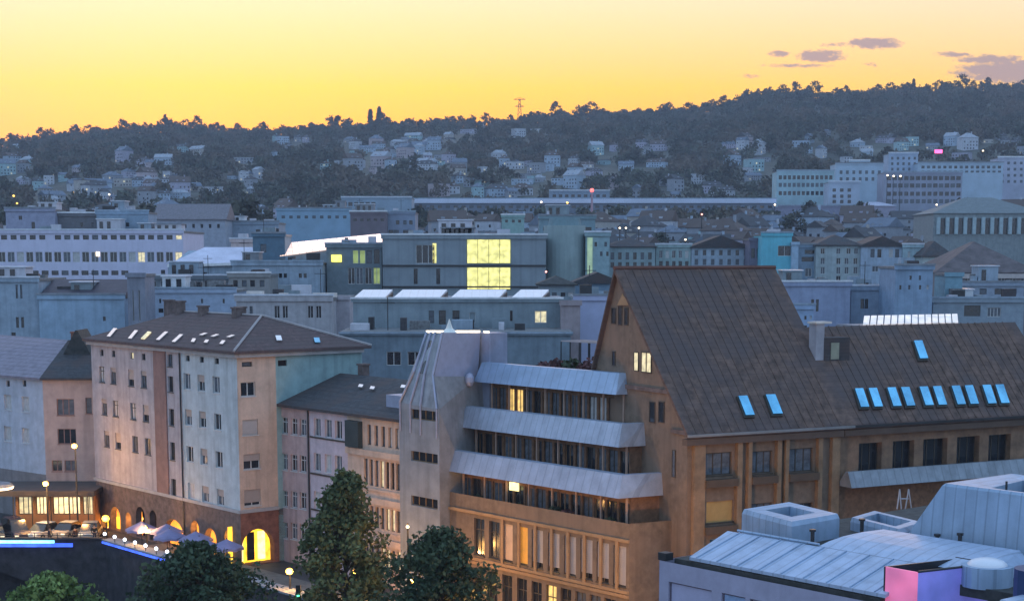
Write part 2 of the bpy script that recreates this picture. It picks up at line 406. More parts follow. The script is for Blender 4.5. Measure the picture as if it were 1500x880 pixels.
# ------------------------------------------------------------------ ground, canal, street
ASPH = mat('asphalt', (.055, .052, .055), var=.25, scale=.5, rough=.8)
PAVE = mat('pavement_slabs', (.16, .145, .13), var=.2, scale=1.2)
QUAY = mat('dark_quay_stone', (.045, .040, .048), var=.35, scale=1.1, streak=.3)
TERR = mat('hillside_soil', (.07, .075, .06), var=.4, scale=.05)
GRASS = mat('grass', (.05, .075, .03), var=.3, scale=.8)
WATER = mat('canal_water', (.01, .014, .018), rough=.08, spec=.6)
E0 = Vector((-36.0, 143.0)); ED = Vector((.64, -.768)); E1 = E0 + ED * 34
m = MB()
m.add([(E0.x, E0.y, ZST), (-400, E0.y, ZST), (-400, 250, ZST), (400, 250, ZST), (400, E1.y, ZST), (E1.x, E1.y, ZST)], [(0, 5, 4, 3, 2, 1)])
m.add([(E1.x, E1.y, ZST), (400, E1.y, ZST), (400, -40, ZST), (-400, -40, ZST), (-400, E1.y, ZST)], [(4, 3, 2, 1, 0)][::1])
ys = [250 + 6.75 * i for i in range(40)] + [520 + 20 * i for i in range(20)] + [920 + 28 * i for i in range(36)] + [1950, 2000, 2060, 2100]
NX = 90; vs = []; fs = []
for y in ys:
    wd = max(400, y * .40)
    for i in range(NX + 1):
        x = -wd + 2 * wd * i / NX; vs.append((x, y, T(x, y)))
for j in range(len(ys) - 1):
    for i in range(NX):
        a = j * (NX + 1) + i; fs.append((a, a + 1, a + NX + 2, a + NX + 1))
terr = MB().add(vs, fs)
tag(m.obj('ground', ASPH), kind='structure')
tag(terr.obj('hillside_terrain', TERR, smooth=True), kind='structure')
tag(MB().quad((-400, E1.y - 2, -3), (E1.x + 40, E1.y - 2, -3), (E1.x + 40, 150, -3), (-400, 150, -3)).obj('canal_water', WATER), kind='structure')
# river walls
qw = thing('quay_wall', Frame.at(0, 0, 0), 'dark stone river wall running out from under the street, below the dotted lights', 'wall')
MB().prism([(E0.x, E0.y, -3.5), (E1.x, E1.y, -3.5), (E1.x + .8, E1.y + .7, -3.5), (E0.x + .8, E0.y + .7, -3.5)], [(E0.x, E0.y, ZST + 1.0), (E1.x, E1.y, ZST + 1.0), (E1.x + .8, E1.y + .7, ZST + 1.0), (E0.x + .8, E0.y + .7, ZST + 1.0)]).obj('wall', QUAY, qw)
cp = MB(); o2 = Vector((.4, .35))
cp.prism([(E0.x - .12, E0.y - .1, ZST + 1.003), (E1.x - .12, E1.y - .1, ZST + 1.003), (E1.x + .95, E1.y + .8, ZST + 1.003), (E0.x + .95, E0.y + .8, ZST + 1.003)],
         [(E0.x - .12, E0.y - .1, ZST + 1.15), (E1.x - .12, E1.y - .1, ZST + 1.15), (E1.x + .95, E1.y + .8, ZST + 1.15), (E0.x + .95, E0.y + .8, ZST + 1.15)]).obj('coping', CONC, qw)
led = MB(); led.prism([(E0.x - .16, E0.y - .14, ZST + .82), (E0.x + ED.x*17 - .16, E0.y + ED.y*17 - .14, ZST + .82), (E0.x + ED.x*17 - .10, E0.y + ED.y*17 - .08, ZST + .82), (E0.x - .10, E0.y - .08, ZST + .82)],
          [(E0.x - .16, E0.y - .14, ZST + .98), (E0.x + ED.x*17 - .16, E0.y + ED.y*17 - .14, ZST + .98), (E0.x + ED.x*17 - .10, E0.y + ED.y*17 - .08, ZST + .98), (E0.x - .10, E0.y - .08, ZST + .98)]).obj('light_strip', LEDB, qw)
RLg = MB().ball((0, 0, 0), .15).mesh('globe', LEDW); RLp = MB().tube((0, 0, -.5), (0, 0, -.12), .03).tube((0, 0, -.16), (0, 0, -.1), .07).mesh('post', METAL_D)
for k in range(9):
    p = E0 + ED * (.35 + k * 1.9)
    o = link(bpy.data.objects.new('rail_lamp', None)); o.location = (p.x, p.y, ZST + 1.66); link(bpy.data.objects.new('globe', RLg), o); link(bpy.data.objects.new('post', RLp), o)
    tag(o, 'small white globe light on the sloping river wall parapet', 'lamp', 'white globe lights along the river wall')
br = thing('road_bridge', Frame.at(0, 0, 0), 'dark road bridge over the canal with a blue light strip along its edge', 'bridge')
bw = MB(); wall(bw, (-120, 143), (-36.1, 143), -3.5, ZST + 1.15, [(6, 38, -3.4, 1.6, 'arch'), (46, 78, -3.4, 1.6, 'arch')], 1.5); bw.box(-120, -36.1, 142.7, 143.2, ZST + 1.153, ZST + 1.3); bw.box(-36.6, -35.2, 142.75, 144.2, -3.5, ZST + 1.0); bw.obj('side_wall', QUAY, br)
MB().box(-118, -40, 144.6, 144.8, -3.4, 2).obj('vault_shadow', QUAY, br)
pr = MB()
for k in range(42): pr.box(-120 + k * 2, -119.94 + k * 2, 142.8, 142.86, ZST + 1.3, ZST + 1.75)
for z in (1.5, 1.7): pr.box(-120, -36.2, 142.81, 142.85, ZST + z, ZST + z + .05)
pr.obj('railing', METAL_D, br)
MB().box(-62, -40.2, 142.55, 142.68, ZST + .86, ZST + 1.1).obj('light_strip', LEDC, br)
MB().box(-62, -38.6, 142.56, 142.68, ZST + .52, ZST + .84).obj('blue_light_strip', LEDB, br)
pvm = MB().box(-120, -37, 143.3, 146.0, ZST + .004, ZST + .13); tag(pvm.obj('bridge_pavement', PAVE), kind='structure')
pv2 = MB(); a0 = E0 + Vector((1.2, 1.0)); a1 = E1 + Vector((1.2, 1.0)); nn = Vector((.768, .64)) * 4.6
pv2.prism([(a0.x, a0.y, ZST + .004), (a1.x, a1.y, ZST + .004), (a1.x + nn.x, a1.y + nn.y, ZST + .004), (a0.x + nn.x, a0.y + nn.y, ZST + .004)],
          [(a0.x, a0.y, ZST + .13), (a1.x, a1.y, ZST + .13), (a1.x + nn.x, a1.y + nn.y, ZST + .13), (a0.x + nn.x, a0.y + nn.y, ZST + .13)])
tag(pv2.obj('pavement', PAVE), kind='structure')

# ------------------------------------------------------------------ corner block with arcade
FB = Frame.at(-22.7 - 27*.64, 136 + 27*.768, UA)
b_ = thing('apartment_block', FB, 'six storey block in lavender and pale blue with orange-lit arcade and hipped tile roof', 'building')
fx = lambda px, py: FB.hit(px, py, (0, 0, 0), (0, 1, 0))
LB, DB = 27.0, 12.5
zE = FB.hit(341, 517, (LB, 0, 0), (0, 1, 0)).z; zC = FB.hit(335, 747, (LB, 0, 0), (0, 1, 0)).z; zC0 = zC
xs1, xs2, xs3 = fx(228, 600).x, fx(245, 600).x, fx(267, 600).x
def rows(px, pys, f=fx): return [(f(px, b).z, f(px, a).z - f(px, b).z) for a, b in pys]
rw1 = rows(151, [(537, 560), (585, 607), (631, 653), (679, 706)])
kinds = [dict(pane=G_DARK), dict(pane=G_MID), dict(pane=G_DARK, shutter=.35), dict(pane=G_PALE), dict(pane=G_DARK, shutter=.6), dict(pane=G_DARK), dict(pane=G_MID, shutter=.3)]
w1 = []; w2 = []; w3 = []; w4 = []
for i, (z, h) in enumerate(rw1):
    for px in (151 + i * 2, 167.5 + i * 2, 193.5 + i * 1.5, 212 + i * 1.5): w1.append(dict(s=fx(px, 600).x, z=z, w=1.1, h=1.5 if i < 3 else 1.8, style='cross', frame=FRAME_D, **kinds[R.randrange(7)]))
for px in (149, 166, 193, 210): w1.append(dict(s=fx(px, 515).x, z=rw1[0][0] + rw1[0][1] + 1.0, w=.7, h=.6, style='one', frame=FRAME_D, sill=False, pane=G_LITP if px == 193 else G_DARK))
for z, h in rows(249.5, [(518, 537), (551, 574), (599, 623), (647, 673), (700, 726)]):
    w3.append(dict(s=fx(251, 600).x - xs2, z=z, w=.9, h=round(h, 1), style='two', frame=FRAME_D, pane=R.choice([G_DARK, G_DARK, G_MID])))
for i, (z, h) in enumerate(rows(295.5, [(554, 573), (605, 626), (659, 680), (714, 734)])):
    for px in (275, 295.5, 317.5): w4.append(dict(s=fx(px + i * .7, 600).x - xs3, z=z, w=1.2, h=1.4, style='two', frame=FRAME_W, pane=R.choice([G_DARK, G_MID, G_PALE, G_MID]), shutter=R.choice([0, 0, .4])))
for px in (275, 295.5, 317.5): w4.append(dict(s=fx(px, 530).x - xs3, z=fx(295, 531).z, w=.7, h=.5, style='one', frame=FRAME_D, sill=False))
mb = MB(); facade(b_, mb, (0, 0), (xs1, 0), zC, zE, w1); mb.obj('wall', P_LAV, b_)
mb = MB(); mb.box(xs1, xs2, -.12, .1, zC, zE); mb.obj('brown_wall_strip', P_BROWN, b_)
mb = MB(); facade(b_, mb, (xs2, 0), (xs3, 0), zC, zE, w3); mb.obj('wall', P_LAV, b_)
mb = MB(); facade(b_, mb, (xs3, 0), (LB, 0), zC, zE, w4); mb.obj('blue_wall', P_BLUE, b_)
MB().tube((xs3 - .1, -.1, ZST), (xs3 - .1, -.1, zE), .07, n=6).obj('downpipe', METAL_D, b_)
# end wall
fy = lambda px, py: FB.hit(px, py, (LB, 0, 0), (1, 0, 0))
yg = fy(405, 600).y
we = []
for (x0, y0, x1, y1, kw) in [(353, 559, 374, 581, dict(pane=G_DARK)), (355, 613, 378, 638, dict(pane=G_PALE, shutter=.95, shut=SHUT_P)), (357, 664, 381, 688, dict(pane=G_DARK, shutter=.45)), (358, 716, 382, 742, dict(pane=G_DARK, shutter=.8))]:
    a, c = fy(x0, y1), fy(x1, y0); we.append(dict(s=(a.y + c.y) / 2, z=a.z, w=c.y - a.y, h=c.z - a.z, style='two', frame=FRAME_W, **kw))
a = fy(362, 537); we.append(dict(s=a.y, z=a.z, w=1.0, h=.4, style='one', frame=FRAME_D, sill=False, pane=G_MID))
mb = MB(); facade(b_, mb, (LB, 0), (LB, yg), zC, zE, we); mb.obj('peach_wall', P_PEACH, b_)
a = fy(414, 536); mb = MB(); facade(b_, mb, (LB, yg), (LB, DB), ZST, zE, [dict(s=a.y - yg, z=a.z, w=.9, h=.5, style='one', frame=FRAME_D, sill=False)]); mb.obj('green_wall', P_GREEN, b_)
mb = MB(); wall(mb, (LB, DB), (0, DB), ZST, zE); wall(mb, (0, DB), (0, 0), ZST, zE); mb.obj('rear_wall', P_LAV, b_)
# arcade storey
ar = []
for (p0, p1, t, kd) in [(148, 159, 758, 'y'), (162, 176, 742, 'o'), (184, 192, 750, 'o'), (199, 212, 742, 'd'), (219, 229, 747, 'd'), (239, 268, 760, 'o'), (279, 291, 762, 'o'), (299, 316, 773, 'o'), (328, 339, 776, 'y')]:
    a = fx(p0, 760).x; c = fx(p1, 760).x; zt = min(zC - .5, fx((p0 + p1) / 2, t).z); ar.append((a, c, ZST + .15, zt, kd))
mb = MB(); wall(mb, (0, 0), (LB, 0), ZST, zC, [(a, c, z0, z1, 'arch') for a, c, z0, z1, k in ar], .6); mb.obj('arcade_wall', STONE_DK, b_)
for a, c, z0, z1, k in ar:
    if k != 'd':
        ld = bpy.data.lights.new('arch_light', 'POINT'); ld.energy = 55; ld.color = (1, .42, .08); ld.shadow_soft_size = .12; lo = bpy.data.objects.new('arch_light', ld); COL.objects.link(lo); lo.parent = b_; lo.location = ((a + c) / 2, .35, z1 - .75)
    MB().quad((a - .5, .9, z0 - .1), (c + .5, .9, z0 - .1), (c + .5, .9, z1 + .1), (a - .5, .9, z1 + .1)).obj('lit_shop_interior' if k != 'd' else 'dark_shop_interior', {'y': G_ARCHY, 'o': G_ARCH, 'd': G_DARK}[k], b_)
a, c = fy(354, 800), fy(402, 800); c.y = min(c.y, yg + .25); zt = fy(378, 774).z
mb = MB(); wall(mb, (LB, 0), (LB, yg + .6), ZST, zC, [(a.y, c.y, ZST + .1, zt, 'arch')], .7); mb.obj('red_stone_wall', STONE_RED, b_)
MB().quad((LB - 1.4, a.y - .5, ZST), (LB - 1.4, c.y + .5, ZST), (LB - 1.4, c.y + .5, zt + .2), (LB - 1.4, a.y - .5, zt + .2)).obj('lit_shop_interior', G_ARCHY, b_)
for k in range(3):
    yy = a.y + (c.y - a.y) * (k + .5) / 3; MB().box(LB - 1.3, LB - 1.2, yy - .35, yy + .35, ZST + .2, ZST + 2.6).obj('shop_window', [G_SHOP, G_DARK, G_SHOP][k], b_)
mb = MB(); mb.box(-.1, LB + .15, -.16, -.002, zC - .05, zC + .22); mb.box(LB + .002, LB + .16, 0, yg, zC - .05, zC + .22)
mb.obj('string_course', mat('pale_cornice', (.40, .38, .39)), b_); mb = MB(); mb.box(-.3, LB + .3, -.35, -.003, zE - .35, zE - .03); mb.box(LB + .003, LB + .35, 0, DB, zE - .35, zE - .03); mb.obj('cornice', mat('pale_cornice', (.40, .38, .39)), b_)
zR = FB.hit(388, 463, (LB / 2, DB / 2, 0), (0, 1, 0)).z
hB = zR - zE
rf = hip_roof(0, LB, 0, DB, zE, hB, ov=.6).obj('roof', [ROOF_RB], b_)
nB = Vector((0, -hB, (DB/2 + .6))).normalized(); pB = (0, -.6, zE + .2)
for (x0, y0, x1, y1, mt) in [(158, 494, 170, 482, G_WHITE), (189, 497, 201, 485, G_WHITE), (208, 497, 220, 487, G_LITP), (230, 499, 245, 487, G_WHITE), (253, 502, 267, 491, G_WHITE), (281, 502, 286, 497, G_WHITE), (300, 503, 305, 499, G_WHITE), (323, 505, 329, 500, G_WHITE),
                             (293, 492, 303, 489, G_WHITE), (310, 494, 320, 491, G_WHITE), (333, 495, 343, 492, G_WHITE)]:
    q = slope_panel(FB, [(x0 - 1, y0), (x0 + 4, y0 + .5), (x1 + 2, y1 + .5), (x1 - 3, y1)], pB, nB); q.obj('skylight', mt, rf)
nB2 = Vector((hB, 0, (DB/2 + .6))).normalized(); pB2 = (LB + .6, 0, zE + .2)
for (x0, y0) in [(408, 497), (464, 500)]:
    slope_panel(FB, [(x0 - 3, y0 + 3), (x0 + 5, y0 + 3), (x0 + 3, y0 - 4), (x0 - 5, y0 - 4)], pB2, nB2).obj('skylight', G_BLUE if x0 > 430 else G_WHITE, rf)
for px in (237, 268, 302, 341, 352): 
    p = FB.hit(px, 456, (0, DB/2, 0), (0, 1, 0)); chimney(rf, p.x, DB/2 + (.8 if px % 2 else -.3), zR, .75, .9 if px < 300 else .55)
mb = MB()
A_ = (LB + .6 - (DB/2 + .6), DB/2, zR + .06)
mb.tube((LB + .6, -.6, zE + .26), A_, .11, n=5); mb.tube((LB + .6, DB + .6, zE + .26), A_, .11, n=5); mb.tube((DB/2, DB/2, zR + .05), A_, .1, n=5); mb.obj('ridge_cap', mat('pale_ridge_tiles', (.36, .33, .34)), rf)

# ------------------------------------------------------------------ terrace row in pink and peach
FC = Frame.at(-19.5, 138.7, UA)
fc = lambda px, py: FC.hit(px, py, (0, 0, 0), (0, 1, 0))
Lc = fc(599, 650).x; zEc = fc(400, 594).z; zEc2 = fc(598, 617).z; zEc = (zEc + zEc2) / 2
c_ = thing('terraced_house', FC, 'low pink and peach house with dark tiled roof next to the grey stair tower', 'building')
x1, x2 = fc(453, 650).x, fc(509, 650).x
wc = [];
for (y0, y1) in [(613, 635), (664, 688), (718, 742), (768, 788)]:
    for px in (417, 431, 444): p = fc(px, y1 + (px - 417) * .12); wc.append(dict(s=p.x, z=p.z, w=1.0, h=1.4, frame=FRAME_W, pane=R.choice([G_MID, G_DARK]), style='cross'))
mb = MB(); facade(c_, mb, (-.5, 0), (x1, 0), ZST, zEc, [dict(q, s=q['s'] + .5) for q in wc]); mb.obj('pink_wall', P_PINK, c_)
MB().tube((x1, -.1, ZST), (x1, -.1, zEc), .08, n=6).obj('downpipe', METAL_D, c_)
wc = []
for (y0, y1) in [(615, 639), (666, 690), (722, 746), (772, 796)]:
    for px in (465, 481, 496): p = fc(px, y1 + (px - 465) * .13); wc.append(dict(s=p.x - x1, z=p.z, w=1.0, h=1.5, frame=FRAME_W, pane=R.choice([G_MID, G_PALE, G_DARK]), style='two'))
mb = MB(); facade(c_, mb, (x1, 0), (x2, 0), ZST, zEc, wc); mb.obj('pale_wall', mat('pale_pink_render', (.55, .45, .50), streak=.3), c_)
mb = MB()
for (y0) in (643, 697, 750): p = fc(480, y0); mb.box(x1 + .2, x2, -.09, -.003, p.z - .06, p.z + .08)
mb.obj('string_course', FRAME_D, c_)
p = fc(510, 652); q = fc(533, 620); MB().box(p.x + .2, q.x - .2, -.45, -.003, p.z, zEc - .4).obj('enclosed_balcony', mat('dark_green_timber', (.035, .05, .055)), c_)
wc = []
xx = fc(541, 650).x; zt = fc(560, 625).z
for k in range(6): wc.append(dict(s=fc(541 + k * 10.2, 650).x - x2, z=fc(565, 655).z, w=.5, h=1.6, frame=FRAME_D, pane=R.choice([G_MID, G_PALE, G_DARK]), style='one', sill=False))
zl = [(fc(565, 715).z, fc(565, 676).z), (fc(565, 776).z, fc(565, 745).z), (fc(565, 833).z, fc(565, 803).z)]
for z0, z1 in zl:
    for k in range(8): wc.append(dict(s=fc(536 + k * 7.8, 700).x - x2, z=z0, w=.5, h=z1 - z0, frame=FRAME_D, pane=R.choice([G_MID, G_LITP, G_DARK, G_MID]), style='one', sill=False))
mb = MB(); facade(c_, mb, (x2, 0), (Lc, 0), ZST, zEc, wc, .3); mb.obj('peach_wall', P_PEACH, c_)
mb = MB()
for z0, z1 in zl: mb.box(x2, Lc, -.25, -.003, z1 + .25, z1 + .75); mb.box(x2, Lc, -.12, -.003, z0 - .35, z0 - .18)
mb.obj('ledge', P_PEACH, c_)
zRc = FC.hit(495, 546, (0, 6, 0), (0, 1, 0)).z; Dc = 12
mb = hip_roof(-.4, Lc + .2, 0, Dc, zEc, zRc - zEc, ov=.45, gable=True); rc = mb.obj('roof', ROOF_DK, c_)
mb = MB(); wall(mb, (Lc, 0), (Lc, Dc), ZST, zEc); wall(mb, (Lc, Dc), (0, Dc), ZST, zEc); wall(mb, (-.5, Dc), (-.5, 0), ZST, zEc); mb.tri((-.45, 0, zEc), (-.45, Dc, zEc), (-.45, 6, zRc)); mb.tri((Lc, 0, zEc), (Lc, Dc, zEc), (Lc, 6, zRc)); mb.obj('side_wall', P_PINK, c_)
nC = Vector((0, -(zRc - zEc), 6.45)).normalized(); pC = (0, -.45, zEc + .2)
for (x0, y0, mt) in [(528, 566, G_WHITE), (545, 569, G_WHITE), (590, 567, G_WHITE), (570, 590, G_DARK)]:
    slope_panel(FC, [(x0 - 3, y0 + 2), (x0 + 3, y0 + 2.6), (x0 + 5, y0 - 1), (x0 - 1, y0 - 2)], pC, nC).obj('skylight', mt, rc)
p = FC.hit(580, 596, pC, nC); MB().box(p.x - 1.3, p.x + 1.0, p.y, p.y + 2.6, p.z - .2, p.z + .9).obj('dormer', ZINCP, rc)
chimney(rc, 3, 6.4, zRc, .7, .8); chimney(rc, 12.5, 6.5, zRc, .7, .7)

# ------------------------------------------------------------------ grey stair tower with swept zinc roof
FT = FC
t_ = thing('stair_tower', FC, 'narrow grey tower with swept zinc roof and small strip windows', 'tower')
tx0 = fc(599, 650).x + .02; tx1 = fc(655, 690).x; bF = -.9
th = lambda px, py, b: FC.hit(px, py, (0, b, 0), (0, 1, 0))
F0 = th(644, 700, bF); L0 = th(599, 590, bF); L1 = th(606, 545, -.35); L2 = th(625, 487, 1.0); R0 = th(641, 600, bF); R1 = th(636, 551, -.35); R2 = th(650, 487, 1.0); C2_ = th(704, 487, 4.6); C1_ = th(700, 551, 4.3)
nP = (C1_ - R1).cross(C2_ - R1).normalized(); R2 = FC.hit(650, 487, R1, nP); L0.x = tx0; tf = F0.x; zTop = L2.z; R0.x = tf - .05
WZ = mat('weathered_zinc', (.27, .29, .33), rough=.5, metal=.2, var=.2, scale=.9, streak=.5)
stripw = []
for yy in (609, 670, 735): a = th(602, yy + 4, bF); c = th(641, yy - 4, bF); stripw.append((a.x - tx0, min(c.x - tx0, tf - tx0 - .2), a.z, a.z + .75))
mb = MB(); wall(mb, (tx0, bF), (tf, bF), ZST, R0.z, [h for h in stripw if h[3] < R0.z], .25); wall(mb, (tx0, 6), (tx0, bF), ZST, R0.z); mb.quad((tx0, bF, R0.z), (tf, bF, R0.z), R0, L0); mb.obj('wall', CONC, t_)
mb = MB(); bk = (C2_.x, 6.2, ZST); mb.add([(tf, bF, ZST), (tf, 6, ZST), (C1_.x, 6, C1_.z), tuple(C1_), tuple(R1), tuple(R0)], [(0, 1, 2, 3, 4, 5)]); mb.obj('side_wall', mat('brownish_concrete', (.27, .26, .27), streak=.4, var=.15), t_)
mb = MB(); mb.quad(L0, R0, R1, L1); mb.quad(L1, R1, R2, L2); mb.quad(L2, R2, C2_, (L2.x, 4.6, L2.z)); mb.add([(tx0, 6, L0.z - 3), tuple(L0), tuple(L1), tuple(L2), (L2.x, 6, L2.z)], [(0, 1, 2, 3, 4)]); mb.quad((L2.x, 4.6, L2.z), C2_, (C2_.x, 6, 8), (L2.x, 6, 8))
sw = mb.obj('swept_roof', WZ, t_)
mb = MB(); mb.quad(R1, C1_, C2_, R2); mb.obj('zinc_panel', mat('lavender_zinc', (.36, .38, .50), rough=.4, metal=.2, var=.08, scale=1.5), sw)
mb = MB()
for t in (.04, .30, .56, .96):
    a, c, e, g0 = L0.lerp(R0, t), L1.lerp(R1, t), L2.lerp(R2, t), L0.lerp(R0, t) - Vector((0, 0, 2.2)); up = Vector((0, -.06, .05)); mb.tube(g0 + up, a + up, .07, n=5); mb.tube(a + up, c + up, .09, n=5); mb.tube(c + up, e + up, .09, n=5)
mb.obj('roof_rib', ZINCP, sw)
mb = MB(); o_ = Vector((0, -.05, .04)); mb.quad(L0.lerp(R0, .36) + o_, L0.lerp(R0, .52) + o_, L2.lerp(R2, .52) * .6 + L1.lerp(R1, .52) * .4 + o_, L2.lerp(R2, .36) * .6 + L1.lerp(R1, .36) * .4 + o_) if False else mb.quad(L1.lerp(R1, .34) + o_, L1.lerp(R1, .52) + o_, L1.lerp(R1, .52).lerp(L2.lerp(R2, .52), .8) + o_, L1.lerp(R1, .34).lerp(L2.lerp(R2, .34), .8) + o_)
mb.obj('roof_window', G_DARK, sw)
MB().box(C2_.x - .6, C2_.x + 1.0, 4.65, 6.4, 8, zTop - .05).obj('lift_shaft', ZINCP, t_)
for a, c in ((0, .3), (.55, .98)):
    p, q = L2.lerp(C2_, a), L2.lerp(C2_, c); d = Vector((.06, -.1, 0)); MB().prism([p - d, q - d, q + d, p + d], [v + Vector((0, 0, .15)) for v in (p - d, q - d, q + d, p + d)]).obj('lit_coping', LAMPW, t_)
MB().box(C2_.x + .35, C2_.x + .95, 4.6, 4.7, zTop - .03, zTop + .1).obj('lit_coping', LAMPW, t_)
p = L2.lerp(C2_, .42); p.z += .02; mb = MB(); mb.tube(p, p + Vector((0, 0, .3)), .6, .25, 10); mb.tube(p + Vector((0, 0, .3)), p + Vector((0, 0, 1.0)), .25, .03, 10); mb.obj('white_roof_cone', mat('white_fabric', (.8, .78, .74)), t_)
MB().ball(tuple(th(688, 556, 3.0)), .36, 10, 1.5).obj('wall_globe', ZINCP, t_)
for (a, c, z0, z1) in stripw:
    window(t_, tx0 + (a + c) / 2, bF, z0, c - a, z1 - z0, 0, G_DARK, mat('bronze_frame', (.22, .13, .06)), 'four', sill=False)

# ------------------------------------------------------------------ terraced office building with zinc balcony bands
D0 = Frame.at(-19.5, 138.7, UA); fd = lambda px, py, b=0.0: D0.hit(px, py, (0, b, 0), (0, 1, 0))
d_ = thing('terraced_building', D0, 'stepped brown building with three long blue zinc balcony bands beside the stair tower', 'building')
Wd = Vector((math.cos(WA - UA), math.sin(WA - UA)))           # direction of the return fronts, in this frame
sL = F0.x + .06
zPar = fd(800, 745).z
cx_ = fd(922, 800).x
Ret = 5.2
wl = []
xb = [702, 724, 743, 765, 787, 811, 835, 859, 883, 908]
zb1, zt1 = fd(835, 842).z, fd(835, 785).z
opt = [dict(pane=G_DARK, style='cross'), dict(pane=G_DARK, style='cross'), dict(pane=G_PALE, shutter=.97, shut=mat('peach_blind', (.62, .44, .32))), dict(pane=G_LIT, shutter=.97, shut=SHUT_O)] + [dict(pane=G_DARK, shutter=s, shut=SHUT_P) for s in (.85, .88, .97, .85, .9, .97)]
for px, kw in zip(xb, opt): wl.append(dict(s=fd(px, 800).x - sL, z=zb1, w=1.2, h=round(zt1 - zb1, 1), frame=FRAME_D, **kw))
zb2, zt2 = fd(770, 905).z, fd(770, 848).z
for k in range(11):
    px = 700 + k * 21.5; wl.append(dict(s=fd(px, 860).x - sL, z=zb2, w=1.1, h=zt2 - zb2, frame=FRAME_D, pane=R.choice([G_DARK, G_LIT, G_MID, G_DARK]), style='cross'))
mb = MB(); facade(d_, mb, (sL, 0), (cx_, 0), ZST, zPar, wl, .35)
re_ = Vector((cx_, 0)) + Wd * Ret; wall(mb, (cx_, 0), re_, ZST, zPar); mb.obj('wall', STONE_BR, d_)
mb = MB()
for z in (zt1 + .30, zb1 - .42, zt2 + .3): mb.box(sL, cx_, -.14, -.003, z, z + .22)
for k in range(12):
    s = fd(713 + k * 24, 800).x
    if k != 0 and s < cx_: mb.box(s - .12, s + .12, -.12, -.004, zb1 - .2, zt1 + .297)
mb.obj('stone_trim', mat('brown_stone_trim', (.36, .22, .12)), d_)
# deck behind parapet
mb = MB(); mb.prism([(sL, .3, zPar - 1.0), (cx_, .3, zPar - 1.0), (re_.x, re_.y, zPar - 1.0), (re_.x, 14, zPar - 1.0), (sL, 14, zPar - 1.0)], [(sL, .3, zPar - .9), (cx_, .3, zPar - .9), (re_.x, re_.y, zPar - .9), (re_.x, 14, zPar - .9), (sL, 14, zPar - .9)]); mb.obj('terrace_floor', GRAVEL, d_)
levels = []
for (b, pxL, yt, yb, pxC, pyt, pyb, pxR) in [(0.0, 655, 661, 683, 906, 695, 730, 973), (1.8, 674, 596, 618, 906, 620, 655, 947), (3.5, 697, 534, 559, 902, 546, 578, 919)]:
    cL = fd(pxL - 3, yb, b); cC = fd(pxC, pyb, b); ct = fd(pxC, pyt, b + .5); zb = cC.z; ztp = ct.z
    # end of the return: march along Wd until the picture column is reached
    k = 0.0
    while k < 8:
        p = D0.M @ Vector((cC.x + Wd.x * k, b + Wd.y * k, zb)); 
        cosT = p.y * math.cos(TH) - (p.z - H_CAM) * math.sin(TH)
        if 750 + FPX * p.x / cosT >= pxR: break
        k += .05
    levels.append((b, cL.x, cC.x, zb, ztp, k))
bandm = [mat('lavender_zinc_band', (.36, .41, .53), rough=.45, metal=.3, var=.1, scale=.8, stripes=(.8, 0, .25), streak=.25), ZINC, mat('blue_zinc_band', (.30, .42, .60), rough=.4, metal=.35, var=.1, scale=.8, stripes=(.8, 0, .25))]
for li, (b, xl, xc, zb, ztp, k) in enumerate(levels):
    R2 = lambda off, kk=0: Vector((xc + off * .55, b)) + Wd * kk
    ins = .55
    c0 = Vector((xc, b)); c1 = c0 + Wd * k; nrm = Vector((Wd.y, -Wd.x))
    i0 = Vector((xc - .25, b + ins)); i1 = c1 - Wd * .35 + Vector((-.1, ins))
    bot = [(xl, b, zb), (c0.x, c0.y, zb), (c1.x, c1.y, zb), (c1.x - .3, c1.y + 1.0, zb), (c0.x - .4, b + 1.2, zb), (xl, b + 1.2, zb)]
    top = [(xl + .3, b + ins, ztp), (i0.x, i0.y, ztp), (i1.x, i1.y, ztp), (i1.x - .2, i1.y + .6, ztp), (c0.x - .6, b + 1.2, ztp), (xl + .3, b + 1.2, ztp)]
    MB().prism(bot, top).obj('balcony_band', bandm[li], d_)
    # recessed storey below this band
    zlow = zPar - .9 if li == 0 else levels[li - 1][4] - 1.0
    bb = b + 1.3
    ww = []
    n = 15; span = xc - .2 - (xl + .3)
    for q in range(n):
        s = (q + .5) * span / n
        pane = R.choice([G_DARK, G_MID, G_DARK, G_DARK, G_MID])
        if li == 2 and q in (2, 3): pane = G_LIT
        if li == 2 and q in (11, 12): pane = G_PALE
        ww.append(dict(s=s, z=zlow + .35, w=span / n - .22, h=max(.8, zb - zlow - .8), frame=FRAME_D if q % 3 else mat('timber_frame', (.30, .17, .09)), pane=pane, style='two', sill=False, inset=.1))
    mb = MB(); facade(d_, mb, (xl + .3, bb), (xc - .2, bb), zlow, zb + .3, ww, .15)
    e = Vector((xc - .2, bb)) + Wd * (k + .8); wall(mb, (xc - .2, bb), e, zlow, zb + .3); mb.obj('timber_wall', WOOD_BR, d_)
    mb = MB(); mb.prism([(xl, b + 1.2, zb + .05), (c0.x - .4, b + 1.2, zb + .05), (c1.x, c1.y + 1, zb + .05), (c1.x, b + 12, zb + .05), (xl, b + 12, zb + .05)], [(xl, b + 1.2, zb + .3), (c0.x - .4, b + 1.2, zb + .3), (c1.x, c1.y + 1, zb + .3), (c1.x, b + 12, zb + .3), (xl, b + 12, zb + .3)]); mb.obj('floor_slab', CONC, d_)
    for q in range(8):
        s = xl + 1 + (xc - xl - 1.2) * q / 7; MB().box(s - .06, s + .06, b + .9, b + 1.02, zlow, zb).obj('post', mat('peach_post', (.42, .28, .22)), d_)
b0, xl0, xc0, zb0, zt0, k0 = levels[0]
